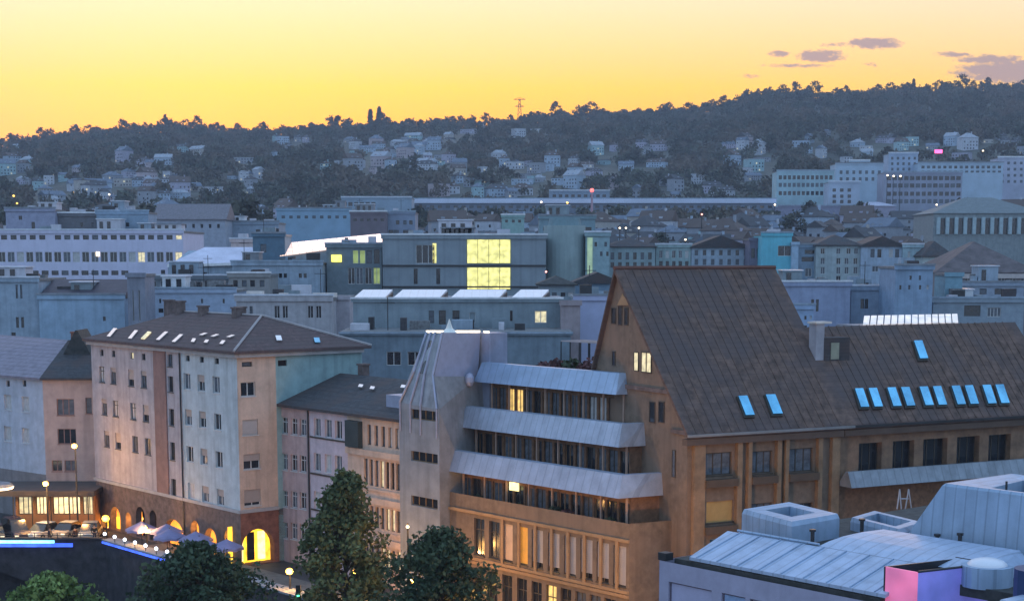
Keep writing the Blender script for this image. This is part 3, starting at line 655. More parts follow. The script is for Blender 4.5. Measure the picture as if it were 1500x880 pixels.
p = fd(753, 712, 1.15); MB().box(p.x - .5, p.x + .5, 1.12, 1.2, p.z - .3, p.z + .28).obj('lit_window', mat('bright_lit_window', (1, .8, .4), emit=(1, .85, .35), estr=2.0), d_)
zTopD = levels[2][4]

# plants and chairs on the terraces
LEAF_A = mat('dark_shrub_leaves', (.06, .075, .04), var=.4, scale=2); LEAF_R = mat('reddish_shrub_leaves', (.12, .045, .045), var=.4, scale=2)
def shrub(loc, r, m, label, group, n=160):
    mb = MB()
    for i in range(n):
        d = Vector((R.gauss(0, 1), R.gauss(0, 1), R.gauss(0, 1))).normalized() * r * R.random() ** .4; c = d + Vector((0, 0, r * .9))
        a = Vector((R.gauss(0, 1), R.gauss(0, 1), R.gauss(0, 1))).normalized() * .13; e = a.cross(Vector((R.gauss(0, 1), R.gauss(0, 1), R.gauss(0, 1)))).normalized() * .11
        mb.quad(c - a - e, c + a - e, c + a + e, c - a + e)
    root = link(bpy.data.objects.new('potted_shrub', None)); root.location = loc; tag(root, label, 'plant', group)
    mb.obj('foliage', m, root); MB().tube((0, 0, -.02), (0, 0, .45), .22, .28, 8).obj('pot', CONC, root); return root

# ------------------------------------------------------------------ big brown gabled building
FF = Frame.at(11.34, 106.0, WA)
f_ = thing('gabled_building', FF, 'big brown building with very tall steep tiled roof and stone gable', 'building')
ff = lambda px, py, b=0.0: FF.hit(px, py, (0, b, 0), (0, 1, 0))
fg = lambda px, py: FF.hit(px, py, (0, 0, 0), (1, 0, 0))
zEf = ff(1014, 627).z; XF = ff(1226, 640).x
apex = fg(906, 399); yA, zA = apex.y, apex.z
bf = 13.2; zFar = zA - (zA - zEf) * 1.0
sl = (zA - zEf) / yA
gy = [(0, zEf), (yA, zA), (bf, zEf)]
yR_, zR_ = yA, zA
# front wall with pilasters and deep windows
wf = []
for (x0, y0, x1, y1, kw) in [(1033, 662, 1072, 697, dict(pane=G_MID)), (1100, 659, 1131, 694, dict(pane=G_MID)), (1155, 656, 1191, 692, dict(pane=G_MID)),
                            (1034, 733, 1074, 766, dict(pane=G_LITP, shutter=.97, shut=mat('ochre_blind', (.42, .27, .10)))), (1100, 735, 1131, 768, dict(pane=G_MID)), (1155, 735, 1191, 768, dict(pane=G_DARK))]:
    a, c = ff(x0, y1), ff(x1, y0); wf.append(dict(s=(a.x + c.x) / 2, z=a.z, w=c.x - a.x, h=c.z - a.z, style='three', frame=FRAME_D, **kw))
mb = MB(); facade(f_, mb, (0, 0), (XF, 0), ZST, zEf, wf, .5); mb.obj('wall', STONE_BR, f_)
mb = MB()
for x0, x1 in ((1013, 1029), (1076, 1083), (1092, 1097), (1134, 1140), (1146, 1151), (1194, 1200), (1214, 1225)):
    a, c = ff(x0, 700).x, ff(x1, 700).x; mb.box(a, c, -.35, -.003, ZST, zEf - .5)
mb.obj('pilaster', mat('brown_pilaster', (.26, .165, .10), streak=.3, var=.2), f_)
mb = MB(); z = ff(1120, 702).z
for x0, x1 in ((1029, 1076), (1097, 1134), (1151, 1194)):
    a, c = ff(x0, 700).x, ff(x1, 700).x
    for zz in (ff(1050, 712).z, ff(1050, 780).z): MB().box(a, c, -.5, -.004, zz, zz + .5).obj('window_ledge', mat('dark_ledge', (.10, .065, .045)), f_)
# gable
mb = MB(); wall(mb, (0, bf), (0, 0), ZST, zEf); mb.add([(0, 0, zEf), (0, bf, zEf), (0, yA, zA)], [(0, 1, 2)]); mb.obj('gable_wall', STONE_BR, f_)
mb = MB(); wall(mb, (XF, 0), (XF, bf), ZST, zEf); xr = ff(1135, 396, yA).x; mb.add([(xr - .2, 0, zEf), (xr - .2, bf, zEf), (xr - .2, yA, zA)], [(0, 1, 2)]); wall(mb, (XF, bf), (0, bf), ZST, zEf); mb.obj('rear_wall', STONE_BR, f_)
def on_gable(x0, y0, x1, y1, pane, style='one', frame=FRAME_D):
    a, c = fg(x0, y1), fg(x1, y0); w = abs(a.y - c.y); h = abs(c.z - a.z)
    window(f_, 0, (a.y + c.y) / 2, min(a.z, c.z), w, h, -math.pi / 2, pane, frame, style, inset=-.06, sill=False)
on_gable(896, 450, 903, 474, G_DARK); on_gable(906, 448, 912, 476, G_DARK); on_gable(915, 450, 921, 476, G_DARK)
on_gable(929, 516, 936, 543, G_LITP); on_gable(940, 515, 955, 545, G_LITP, 'two'); on_gable(897, 514, 902, 535, G_DARK)
on_gable(952, 588, 960, 618, G_DARK); on_gable(965, 588, 974, 618, G_DARK); on_gable(985, 658, 990, 698, G_MID)
a, c, t = fg(906, 447), fg(924, 447), fg(914, 430)
MB().prism([(-.12, a.y, a.z), (-.12, c.y, c.z), (-.12, t.y, t.z)], [(-.005, a.y, a.z), (-.005, c.y, c.z), (-.005, t.y, t.z)]).obj('gable_panel', mat('ochre_panel', (.36, .22, .12)), f_)
mb = MB()
for x0, y0, x1, y1 in ((880, 560, 985, 566), (985, 630, 1008, 640)):
    a, c = fg(x0, y0), fg(x1, y0); mb.box(-.15, -.004, c.y, a.y, a.z - .15, a.z + .12)
mb.obj('string_course', STONE_DK, f_)
# roof
def roof_slab(x0, x1, y0, z0, y1, z1, x1b=None, th=.3):
    x1b = x1 if x1b is None else x1b
    return MB().prism([(x0, y0, z0), (x1, y0, z0), (x1b, y1, z1), (x0, y1, z1)], [(x0, y0, z0 + th), (x1, y0, z0 + th), (x1b, y1, z1 + th), (x0, y1, z1 + th)])
eo = .55
mb = roof_slab(-.35, xr, -eo, zEf - sl * eo, yA, zA); s2 = (zA - zEf) / (bf - yA)
mb.prism([(-.35, yA + .002, zA), (xr, yA + .002, zA), (xr, bf + .4, zEf - s2 * .4), (-.35, bf + .4, zEf - s2 * .4)], [(-.35, yA + .002, zA + .3), (xr, yA + .002, zA + .3), (xr, bf + .4, zEf - s2 * .4 + .3), (-.35, bf + .4, zEf - s2 * .4 + .3)])
def ribs(mb, xa, xb, y0, y1, z0, z1, xb1=None):
    n = int((xb - xa) / .68)
    for k in range(1, n):
        x = xa + k * .68; mb.prism([(x, y0, z0 + .29), (x + .09, y0, z0 + .29), (x + .09, y1, z1 + .29), (x, y1, z1 + .29)], [(x, y0, z0 + .36), (x + .09, y0, z0 + .36), (x + .09, y1, z1 + .36), (x, y1, z1 + .36)])
ribs(mb, -.35, xr, -eo, yA, zEf - sl * eo, zA)
rF = mb.obj('roof', ROOF_BR, f_)
nF = Vector((0, -sl, 1)).normalized(); pF = (0, 0, zEf + .3)
MB().tube((-.36, yA, zA + .3), (xr, yA, zA + .3), .16, n=6).obj('ridge_cap', mat('rust_ridge_tiles', (.14, .06, .045)), rF)
MB().box(-.35, xr, -eo - .16, -eo - .003, zEf - sl * eo + .1, zEf - sl * eo + .26).obj('gutter', mat('pale_gutter', (.22, .22, .23)), rF)
MB().box(-.38, XF + .2, -eo + .02, -.004, zEf - sl * eo - .45, zEf - sl * eo - .03).obj('eaves_board', mat('dark_eaves', (.11, .075, .06)), rF)
# lower wing to the side
g_ = thing('roofed_wing', FF, 'long brown wing with five pairs of blue skylights and a zinc balcony band', 'building')
yG = FF.hit(1345, 475, pF, nF).y; zG = zEf + sl * yG; xg1 = FF.hit(1491, 476, (0, yG, 0), (0, 1, 0)).x
mb = roof_slab(xr + .002, xg1, -eo, zEf - sl * eo, yG, zG, xg1 - .3); mb.prism([(xr, yG + .002, zG), (xg1 - .3, yG + .002, zG), (xg1, yG * 2, zEf), (xr, yG * 2, zEf)], [(xr, yG + .002, zG + .3), (xg1 - .3, yG + .002, zG + .3), (xg1, yG * 2, zEf + .3), (xr, yG * 2, zEf + .3)])
ribs(mb, xr, xg1 - .3, -eo, yG, zEf - sl * eo, zG)
rG = mb.obj('roof', ROOF_BR, g_)
MB().box(xr, xg1, -eo - .16, -eo - .003, zEf - sl * eo + .1, zEf - sl * eo + .26).obj('gutter', METAL_D, rG)
MB().box(XF + .25, xg1, -eo + .02, -.004, zEf - sl * eo - .45, zEf - sl * eo - .03).obj('eaves_board', mat('dark_eaves', (.11, .075, .06)), rG)
def skyl(par, x0, y0, x1, y1, dx=8.5, wd=11):
    P = [(x1, y1), (x1 + wd, y1 - .4), (x0 + wd, y0 - .4), (x0, y0)]
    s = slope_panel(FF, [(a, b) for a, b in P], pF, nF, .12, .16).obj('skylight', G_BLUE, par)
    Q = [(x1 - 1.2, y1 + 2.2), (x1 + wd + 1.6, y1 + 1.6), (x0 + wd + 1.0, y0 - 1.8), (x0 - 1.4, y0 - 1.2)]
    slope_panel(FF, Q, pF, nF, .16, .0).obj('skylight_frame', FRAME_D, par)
skyl(rF, 1079, 583, 1090, 611, wd=13); skyl(rF, 1119, 581, 1130, 609, wd=14)
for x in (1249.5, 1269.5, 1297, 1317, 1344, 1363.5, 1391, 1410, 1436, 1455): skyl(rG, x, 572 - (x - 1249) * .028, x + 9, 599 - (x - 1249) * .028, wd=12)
skyl(rG, 1336, 502, 1345, 528, wd=12)
p = ff(1197, 524, 3.2); q = FF.hit(1197, 520, pF, nF)
MB().box(q.x - .35, q.x + .35, q.y - .3, q.y + .5, q.z - .5, FF.hit(1197, 474, (0, q.y, 0), (0, 1, 0)).z).obj('chimney', mat('pale_chimney_render', (.36, .34, .38)), rG)
MB().box(q.x - .45, q.x + .9, q.y - .4, q.y + .6, FF.hit(1197, 474, (0, q.y, 0), (0, 1, 0)).z + .003, FF.hit(1197, 472, (0, q.y, 0), (0, 1, 0)).z + .05).obj('chimney_cap', mat('pale_coping', (.62, .56, .52)), rG)
q = FF.hit(1224, 528, pF, nF); dr = MB().box(q.x - 1.0, q.x + 1.2, q.y, q.y + 3, q.z - .4, q.z + 1.6).obj('dormer', ROOF_DK, rG)
MB().box(q.x - .45, q.x + .25, q.y - .05, q.y - .004, q.z + .1, q.z + 1.25).obj('dormer_door', mat('pale_olive_door', (.30, .29, .22)), rG)
# roof lantern
l_ = thing('roof_lantern', FF, 'long white glazed roof lantern behind the wing with blue skylights', 'roof lantern')
yL = yG + 4.0; a = FF.hit(1263, 473, (0, yL, 0), (0, 1, 0)); c = FF.hit(1405, 461, (0, yL + 2, 0), (0, 1, 0)); c.x = FF.hit(1404, 473, (0, yL, 0), (0, 1, 0)).x; nL = 14
mb = MB(); mb.prism([(a.x, yL, a.z - 4), (c.x, yL, a.z - 4), (c.x, yL + 3, a.z - 4), (a.x, yL + 3, a.z - 4)], [(a.x, yL, a.z - .2), (c.x, yL, a.z - .2), (c.x, yL + 3, a.z - .2), (a.x, yL + 3, a.z - .2)]); mb.obj('base', CONC, l_)
tL = FF.hit(1266, 461, (0, yL + 2.2, 0), (0, 1, 0)).x - a.x
for k in range(nL):
    xa = a.x + (c.x - a.x) * k / nL; xb_ = a.x + (c.x - a.x) * (k + 1) / nL - .12
    MB().prism([(xa, yL - .1, a.z - .18), (xb_, yL - .1, a.z - .18), (xb_ + tL, yL + 2.2, c.z), (xa + tL, yL + 2.2, c.z)], [(xa, yL - .1, a.z - .1), (xb_, yL - .1, a.z - .1), (xb_ + tL, yL + 2.2, c.z + .08), (xa + tL, yL + 2.2, c.z + .08)]).obj('pane', mat('lit_lantern_glass', (.9, .85, .8), emit=(1, .74, .60), estr=.38, scale=.9), l_)
# wing facade
wg = []
for (x0, x1) in ((1258, 1292), (1307, 1340), (1352, 1388), (1401, 1435), (1447, 1481)):
    a, c = ff(x0, 676), ff(x1, 641); wg.append(dict(s=(a.x + c.x) / 2 - XF, z=ff(1360, 686).z, w=c.x - a.x, h=ff(1360, 642).z - ff(1360, 686).z, style='three', frame=FRAME_D, pane=G_DARK, sill=False, inset=.5))
mb = MB(); facade(g_, mb, (XF, 0), (xg1 - .3, 0), ZST, zEf - .3, wg, .6); wall(mb, (xg1 - .3, 0), (xg1 - .3, yG * 2), ZST, zEf - .3); wall(mb, (xg1 - .3, yG * 2), (XF, yG * 2), ZST, zEf - .3); mb.obj('wall', mat('orange_brown_stone', (.24, .145, .095), var=.25, scale=1.2, streak=.4), g_)
a, c = ff(1226, 716, -1.5), ff(1226, 692, -1.1)
MB().prism([(XF + .1, -1.6, a.z), (xg1, -1.6, a.z), (xg1, -.01, a.z), (XF + .1, -.01, a.z)], [(XF + .1, -1.15, c.z), (xg1, -1.15, c.z), (xg1, -.9, c.z), (XF + .1, -.9, c.z)]).obj('balcony_band', mat('grey_zinc_band', (.25, .28, .33), rough=.5, metal=.3, var=.15, stripes=(.7, 0, .3), streak=.4), g_)
mb = MB(); 
for (x0, y0, x1, y1) in ((1314, 745, 1318, 716), (1320, 745, 1318, 716), (1326, 745, 1331, 716), (1335, 745, 1331, 716)):
    mb.tube(ff(x0, y0, -2.2), ff(x1, y1, -2.2), .05, n=5)
mb.tube(ff(1318, 730, -2.2), ff(1331, 730, -2.2), .04, n=5)
trs = mb.obj('trestle_struts', mat('pale_steel', (.5, .5, .55), metal=.5), g_)
mb = MB(); wall(mb, (XF + .2, -.05), (XF + 9.5, -.05), ZST, a.z - .3, [], .1); mb.obj('dark_recess_wall', WOOD_BR, g_)
# ------------------------------------------------------------------ near roofscape in pale blue sheet metal
QM = mat('pale_blue_sheet_roof', (.42, .50, .66), rough=.5, metal=.15, var=.08, scale=1.1, stripes=(.62, 0, .34), streak=.3)
QM2 = mat('blue_sheet_cladding', (.33, .44, .60), rough=.5, metal=.2, var=.08, scale=1.0, stripes=(.55, 0, .34), streak=.3)
QD = mat('dark_roof_felt', (.05, .05, .05), var=.3, scale=2)
QW = mat('lilac_wall_panel', (.36, .34, .46), var=.08, scale=1, streak=.2)
Q0 = Frame(1010, 815, 74, UA)
q_ = thing('metal_roofed_building', Q0, 'modern building with pale blue sheet metal roofs and dark lilac window strip', 'building')
zq = W(1010, 815, 74).z
qa = lambda px, py, b=0.0: Q0.hit(px, py, (0, b, 0), (0, 1, 0))
qz = lambda px, py, z: Q0.hit(px, py, (0, 0, z), (0, 0, 1))
# low sloping front roof
e1 = qa(1300, 872); up0 = qa(1066, 777, 2.9); up1 = qa(1300, 823, 2.9)
MB().prism([(0, 0, zq - .15), (e1.x - .1, 0, zq - .15), (e1.x - .1, 2.9, up0.z - .15), (up0.x, 2.9, up0.z - .15)], [(0, 0, zq), (e1.x - .1, 0, zq), (e1.x - .1, 2.9, up0.z), (up0.x, 2.9, up0.z)]).obj('front_roof', QM, q_)
# curved upper roof behind it
h0 = qa(1198, 803, 2.9); h1 = qa(1418, 838, 2.9); zh = up0.z; hc = (qa(1245, 767, 6.4).z - zh) / 1.15
prof = [(2.95, 0.0), (3.5, .42), (4.2, .78), (5.2, 1.05), (6.4, 1.15)]
mb = MB(); x0 = h0.x; x1 = h1.x + 1.0; prof = [(a, d * hc) for a, d in prof]
for (b0_, d0), (b1_, d1) in zip(prof, prof[1:]):
    mb.quad((x0 + (b0_ - 2.95) * .25, b0_, zh + d0), (x1 - d0 * 1.8, b0_, zh + d0 - .0), (x1 - d1 * 1.8, b1_, zh + d1), (x0 + (b1_ - 2.95) * .25, b1_, zh + d1))
mb.add([(x0, 2.95, zh - .3)] + [(x0 + (b - 2.95) * .25, b, zh + d) for b, d in prof] + [(x0 + .8, 6.4, zh - .3)], [tuple(range(7))[::-1]])
mb.add([(x1, 2.95, zh - .3)] + [(x1 - d * 1.8, b, zh + d) for b, d in prof] + [(x1, 6.4, zh - .3)], [tuple(range(7))])
mb.quad((x0 + .8, 6.4, zh - .3), (x0 + .86, 6.4, zh + 1.15 * hc), (x1 - 2.07, 6.4, zh + 1.15 * hc), (x1, 6.4, zh - .3)); mb.obj('upper_roof', QM, q_)
MB().box(-1, e1.x + 16, 2.4, 20, zh - .9, zh - .45).obj('flat_roof', QD, q_)
def tub(px4, z, hgt, m, name='roof_box', hole=.28, rim=.16, deep=.6, grow=0.0):
    """open-topped sheet metal box; px4: picture points of left, front, right top corners"""
    P = [qz(a, b, z) for a, b in px4]; Lf, Fr, Rt = P; Bk = Lf + (Rt - Fr)
    c = [Lf, Fr, Rt, Bk]; cen = (Lf + Rt) / 2
    def ins(k, dz): return [(p.x + (cen.x - p.x) * k, p.y + (cen.y - p.y) * k, z + dz) for p in c]
    o = [ins(grow, -hgt), ins(0, -.22), ins(.045, 0), ins(hole - rim * .2, 0.0), ins(hole, -deep)]
    mb = MB()
    for A, B in zip(o, o[1:]):
        for i in range(4): j = (i + 1) % 4; mb.quad(A[i], A[j], B[j], B[i])
    ob = mb.obj(name, m, q_); k = MB(); k.add(o[-1], [(0, 1, 2, 3)]).obj('box_floor', QD, ob); return ob, P
tub([(1087, 745), (1160, 764), (1230, 752)], qa(1160, 764, 3.9).z, 2.6, QM2, hole=.52)
tub([(1246, 757), (1318, 775), (1352, 764)], qa(1318, 775, 8.5).z, 2.4, QM2, hole=.35)
# large tapered plant housing
hb_ = 7.4; A2 = qa(1320, 783, hb_); B2 = qa(1504, 816, hb_); zb = min(A2.z, B2.z) - .3; A = qa(1380, 711, hb_ + .25); zt = A.z; B = Vector((B2.x + 4, hb_ + .25, zt)); Cc = Vector((B2.x + 4, hb_ + 5.5, zt)); Dd = Vector((A.x, hb_ + 5.5, zt))
A2.z = zb; B2 = Vector((B2.x + 5, hb_, zb)); C2 = Vector((B2.x, hb_ + 6, zb)); D2 = Vector((A2.x, hb_ + 6, zb))
mb = MB(); cen = (A + Cc) / 2
inn = [p + (cen - p) * .30 for p in (A, B, Cc, Dd)]; inn[0] = A + (cen - A) * .42; low = [p - Vector((0, 0, .8)) for p in inn]
top = [A, B, Cc, Dd]; base = [A2, B2, C2, D2]; rimv = [p + (cen - p) * .03 + Vector((0, 0, .12)) for p in top]
for X, Y_ in ((base, top), (top, rimv), (rimv, inn), (inn, low)):
    for i in range(4): j = (i + 1) % 4; mb.quad(X[i], X[j], Y_[j], Y_[i])
pl = mb.obj('plant_housing', QM2, q_); MB().add([tuple(p) for p in low], [(0, 1, 2, 3)]).obj('housing_floor', QD, pl)
p = qz(1474, 716, zt); MB().tube((p.x, p.y, zt - .7), (p.x, p.y, zt + .35), .05, n=6).obj('vent_pipe', METAL_D, pl)
# dome light, drum, dark hatch
p = qz(1446, 832, zh + .2); mb = MB(); mb.tube((p.x, p.y, zh - .5), (p.x, p.y, zh + .35), 1.05, n=16); mb.obj('dome_kerb', QM2, q_)
MB().ball((p.x, p.y, zh + .33), .82, 14, .38).obj('dome_light', mat('white_dome_plastic', (.75, .74, .80), rough=.3, var=.04), q_, smooth=True)
p = qz(1520, 855, zh + .3); MB().tube((p.x, p.y, zh - .6), (p.x, p.y, zh + .9), .9, n=16).obj('vent_drum', mat('navy_metal', (.03, .06, .16), metal=.3, rough=.4), q_)
# seams, gullies, cables
mb = MB(); k = 0
while k * 1.25 + .4 < e1.x - .3: x = k * 1.25 + .4; mb.prism([(x, .02, zq + .002), (x + .05, .02, zq + .002), (x + .05, 2.88, up0.z + .002), (x, 2.88, up0.z + .002)], [(x, .02, zq + .05), (x + .05, .02, zq + .05), (x + .05, 2.88, up0.z + .05), (x, 2.88, up0.z + .05)]); k += 1
mb.obj('seam', QM2, q_)
MB().tube((.2, 2.98, zh + .08), (h0.x, 2.98, zh + .08), .06, n=6).obj('ridge_flashing', QM2, q_)
for (px, py, b, hh) in ((1190, 795, 3.4, .5), (1262, 790, 7.0, .6), (1372, 812, 6.9, .45), (1405, 820, 6.6, .7)):
    p = qa(px, py, b); MB().tube((p.x, b, zh - .5), (p.x, b, zh + hh), .09, n=8).tube((p.x, b, zh + hh + .02), (p.x, b, zh + hh + .12), .15, n=8).obj('vent_pipe', METAL_D, q_)
MB().tube((6, 3.6, zh + .1), (6.5, 7.2, zh + .14), .025, n=5).tube((6.5, 7.2, zh + .14), (14, 7.0, zh + .14), .025, n=5).obj('cable', METAL_D, q_)
# front wall with lilac panels
fwx0 = qa(966, 820, -.55); 
top0 = qa(966, 820, -.55)
zz = top0.z; wq = []
for (x0, x1, kw) in ((979, 1043, dict(pane=mat('lilac_glass', (.42, .40, .56), rough=.35, var=.06, spec=.5))), (1057, 1092, dict(pane=mat('pale_blue_glass', (.30, .40, .62), rough=.25, var=.2))), (1099, 1158, dict(pane=mat('lilac_glass', (.4, .4, .5)))), (1171, 1232, dict(pane=mat('lilac_glass', (.4, .4, .5)))), (1246, 1290, dict(pane=MATS['pale_blue_glass']))):
    a, c = qa(x0, 860, -.55).x - fwx0.x, qa(x1, 860, -.55).x - fwx0.x; wq.append(dict(s=(a + c) / 2, z=zz - 3.1, w=c - a, h=2.2, frame=mat('dark_lilac_frame', (.13, .10, .14)), style='one', sill=False, inset=.1, **kw))
mb = MB(); facade(q_, mb, (fwx0.x, -.55), (e1.x - .2, -.55), ZST, zz, wq, .3); wall(mb, (fwx0.x, 16), (fwx0.x, -.55), ZST, zz); mb.obj('wall', QW, q_)
MB().box(fwx0.x + .1, e1.x - .2, -.54, .4, zz - .35, zz - .3).obj('gutter_floor', QD, q_)
MB().box(fwx0.x + .4, e1.x - .3, .02, 16, ZST, zq - .2).obj('core', QD, q_)
p = qa(974, 812, -.3); MB().box(p.x - .25, p.x + .25, -.5, .0, zz + .002, zz + .35).obj('roof_vent', METAL_D, q_)
# open box; the pink and blue light wash is put into glowing side colours
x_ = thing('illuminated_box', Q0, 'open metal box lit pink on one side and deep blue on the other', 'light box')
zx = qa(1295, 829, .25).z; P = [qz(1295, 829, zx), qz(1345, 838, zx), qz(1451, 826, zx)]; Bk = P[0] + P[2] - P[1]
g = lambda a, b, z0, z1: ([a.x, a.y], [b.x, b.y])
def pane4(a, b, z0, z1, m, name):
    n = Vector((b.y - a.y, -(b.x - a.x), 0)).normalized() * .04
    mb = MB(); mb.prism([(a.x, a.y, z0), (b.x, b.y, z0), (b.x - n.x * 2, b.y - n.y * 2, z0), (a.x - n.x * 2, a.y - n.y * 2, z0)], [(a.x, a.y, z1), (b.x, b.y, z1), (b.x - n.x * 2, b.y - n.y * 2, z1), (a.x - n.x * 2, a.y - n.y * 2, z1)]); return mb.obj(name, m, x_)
pane4(P[0], P[1], zx - 5, zx, mat('pink_light_wash_panel', (.8, .25, .45), emit=(1, .20, .42), estr=.42, scale=.5, rough=.5), 'side_panel')
pane4(P[1], P[2], zx - 5, zx, mat('blue_light_wash_panel', (.22, .25, .62), emit=(.20, .20, .80), estr=.34, scale=.5, rough=.5), 'side_panel')
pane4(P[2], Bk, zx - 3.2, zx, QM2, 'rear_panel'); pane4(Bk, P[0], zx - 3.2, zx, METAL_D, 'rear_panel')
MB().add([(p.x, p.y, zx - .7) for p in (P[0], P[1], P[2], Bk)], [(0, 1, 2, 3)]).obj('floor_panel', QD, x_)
mb = MB()
for a, c in ((P[1], P[2]), (P[2], Bk)): mb.tube((a.x, a.y, zx + .03), (c.x, c.y, zx + .03), .05, n=6)
mb.tube((P[2].x, P[2].y, zx - 3), (P[2].x, P[2].y, zx), .06, n=6); mb.obj('edge_trim', METAL_D, x_)
p = qz(1500, 878, zh); MB().prism([(p.x - 2, p.y - 1.2, zh - 2), (p.x + 4, p.y - 1.2, zh - 2), (p.x + 4, p.y + 2, zh - 2), (p.x - 2, p.y + 2, zh - 2)], [(p.x - .6, p.y - .6, zh), (p.x + 4, p.y - .6, zh), (p.x + 4, p.y + 1.5, zh), (p.x - .6, p.y + 1.5, zh)]).obj('roof_box', QM, q_)
MB().box(0.5, 9, 1.2, 12, ZST, zh - 1).obj('lower_wall', QW, q_)

# ------------------------------------------------------------------ generic blocks of the middle distance
BLK = []; COPS = [mat('pale_coping_metal', (.60, .62, .70), rough=.4), CONC, mat('white_coping', (.74, .74, .78), rough=.5), P_SKYB]
def block(px0, px1, ytop, Y, label, name='apartment_block', cat='building', wallm=P_WHITE, roof='flat', roofm=None, depth=12, ang=0.0, rws=(), h=None, chim=0, par=.5, roofh=None, group=None, extra=None, base=None, wh=None, clut=True):
    """a building whose front spans px0..px1 with its eaves at picture row ytop, at distance Y. rws: rows (ytop, ybottom, [px...], width_px, pane, style)"""
    f = Frame(px0, ytop, Y, ang)
    pt = lambda px, py: f.hit(px, py, (0, 0, 0), (0, 1, 0))
    L = pt(px1, ytop).x; zt = pt((px0 + px1) / 2, ytop).z
    zb = base if base is not None else min(T(f.o.x, Y), T(f.o.x + L, Y)) - 2
    o = thing(name, f, label, cat, group)
    ww = []
    if not rws and Y > 212 and px1 - px0 > 28:
        rws = [(ytop + 10 + 14 * q, ytop + 16 + 14 * q, [px0 + (px1 - px0) * (i + R.uniform(.3, .7)) / 4 for i in range(4) if R.random() < .75], R.choice([3.5, 5, 7]), [G_DARK, G_MID, G_DARK, G_LITP if R.random() < .15 else G_PALE], 'one') for q in range(2)]
    for (ya, yb, pxs, wpx, pane, style) in rws:
        for i, px in enumerate(pxs):
            a = pt(px, yb); c = pt(px, ya); w = wpx * Y / FE / math.cos(ang); pn = pane[i % len(pane)] if isinstance(pane, (list, tuple)) else pane; pn = G_LITP if pn in (G_DARK, G_MID) and len(pxs) > 4 and Y < 420 and R.random() < .025 else pn
            ww.append(dict(s=a.x, z=a.z, w=w, h=max(.3, c.z - a.z), pane=pn, style=style, frame=FRAME_D if pn in (G_DARK, G_MID) and style == 'one' else FRAME_W, sill=False, simple=Y > 260, inset=.12))
    mb = MB(); facade(o, mb, (0, 0), (L, 0), zb, zt, ww, .15)
    wall(mb, (L, 0), (L, depth), zb, zt); wall(mb, (L, depth), (0, depth), zb, zt); wall(mb, (0, depth), (0, 0), zb, zt)
    if roof == 'flat': mb.box(-.001, L, -.0, .3, zt, zt + par) if False else None
    mb.obj('wall', wallm, o)
    if roof == 'flat':
        r = MB(); r.box(-.15, L + .15, -.15, depth + .15, zt + .002, zt + .35); ro = r.obj('roof', roofm or GRAVEL, o)
        MB().box(-.2, L + .2, -.22, -.153, zt - .1, zt + par).obj('parapet', wallm, ro)
        if L > 3: MB().box(-.28, L + .28, -.32, -.02, zt + par + .003, zt + par + .10 + Y * .0006).obj('coping', COPS[len(BLK) % 4], ro)
    else:
        rh = roofh if roofh is not None else depth * .32
        ro = hip_roof(0, L, 0, depth, zt, rh, ov=.4, gable=roof == 'gable', th=.18).obj('roof', roofm or ROOF_DK, o)
        if roof == 'gable' and L > depth:
            g2 = MB(); g2.tri((0, 0, zt), (0, depth, zt), (0, depth/2, zt + rh)); g2.tri((L, 0, zt), (L, depth, zt), (L, depth/2, zt + rh)); g2.obj('gable', wallm, o)
    if roof == 'flat' and Y < 700 and L > 4 and depth > 7 and clut:
        for k in range(int(min(14, 3 + L / 3.5))):
            w_, d_2, h_ = R.uniform(.4, 2.6), R.uniform(.5, 2), R.uniform(.3, 1.5); x_2 = R.uniform(.6, L - w_ - .6); y_2 = R.uniform(1.2, depth - d_2 - 1)
            MB().box(x_2, x_2 + w_, y_2, y_2 + d_2, zt + .353, zt + .35 + h_).obj('roof_vent', R.choice([P_WHITE, METAL_D, GRAVEL, P_STEEL, P_WHITE, ROOF_DK, P_SKYB]), ro)
        if 225 <= Y < 500 and L > 9:
            for k in range(int(1 + L / 16)):
                w_ = R.uniform(2.5, 6); x_2 = R.uniform(.5, L - w_ - .3); h_ = R.uniform(1.2, 2.6); pm = R.choice([P_WHITE, P_SKYB, P_STEEL, CONC, mat('white_penthouse', (.66, .68, .74))])
                ph = MB().box(x_2, x_2 + w_, 3, min(depth - .5, 7), zt + .354, zt + .35 + h_).obj('penthouse', pm, ro); MB().box(x_2 - .2, x_2 + w_ + .2, 2.8, min(depth - .3, 7.2), zt + .352 + h_, zt + .52 + h_).obj('penthouse_roof', COPS[k % 3], ro)
                for q in range(int(w_ / 1.6)): MB().box(x_2 + .5 + q * 1.5, x_2 + 1.2 + q * 1.5, 2.9, 2.99, zt + .6, zt + .5 + h_ * .75).obj('penthouse_window', G_DARK, ro)
        if R.random() < .5: a_2 = R.uniform(1, L - 1); MB().tube((a_2, 3, zt + .3), (a_2, 3, zt + 4), .05, n=4).tube((a_2 - .8, 3, zt + 3.4), (a_2 + .8, 3, zt + 3.4), .04, n=4).obj('antenna', METAL_D, ro)
    for k in range(chim): chimney(ro, L * (k + .7) / (chim + .5), depth * (.5 if roof != 'flat' else .3), zt + (rh if roof != 'flat' else .3) - .1, .8, 1.0)
    BLK.append((f.o.x, Y, L, depth)); return o, f, L, zt
def span(a, b, n): return [a + (b - a) * i / (n - 1) for i in range(n)]
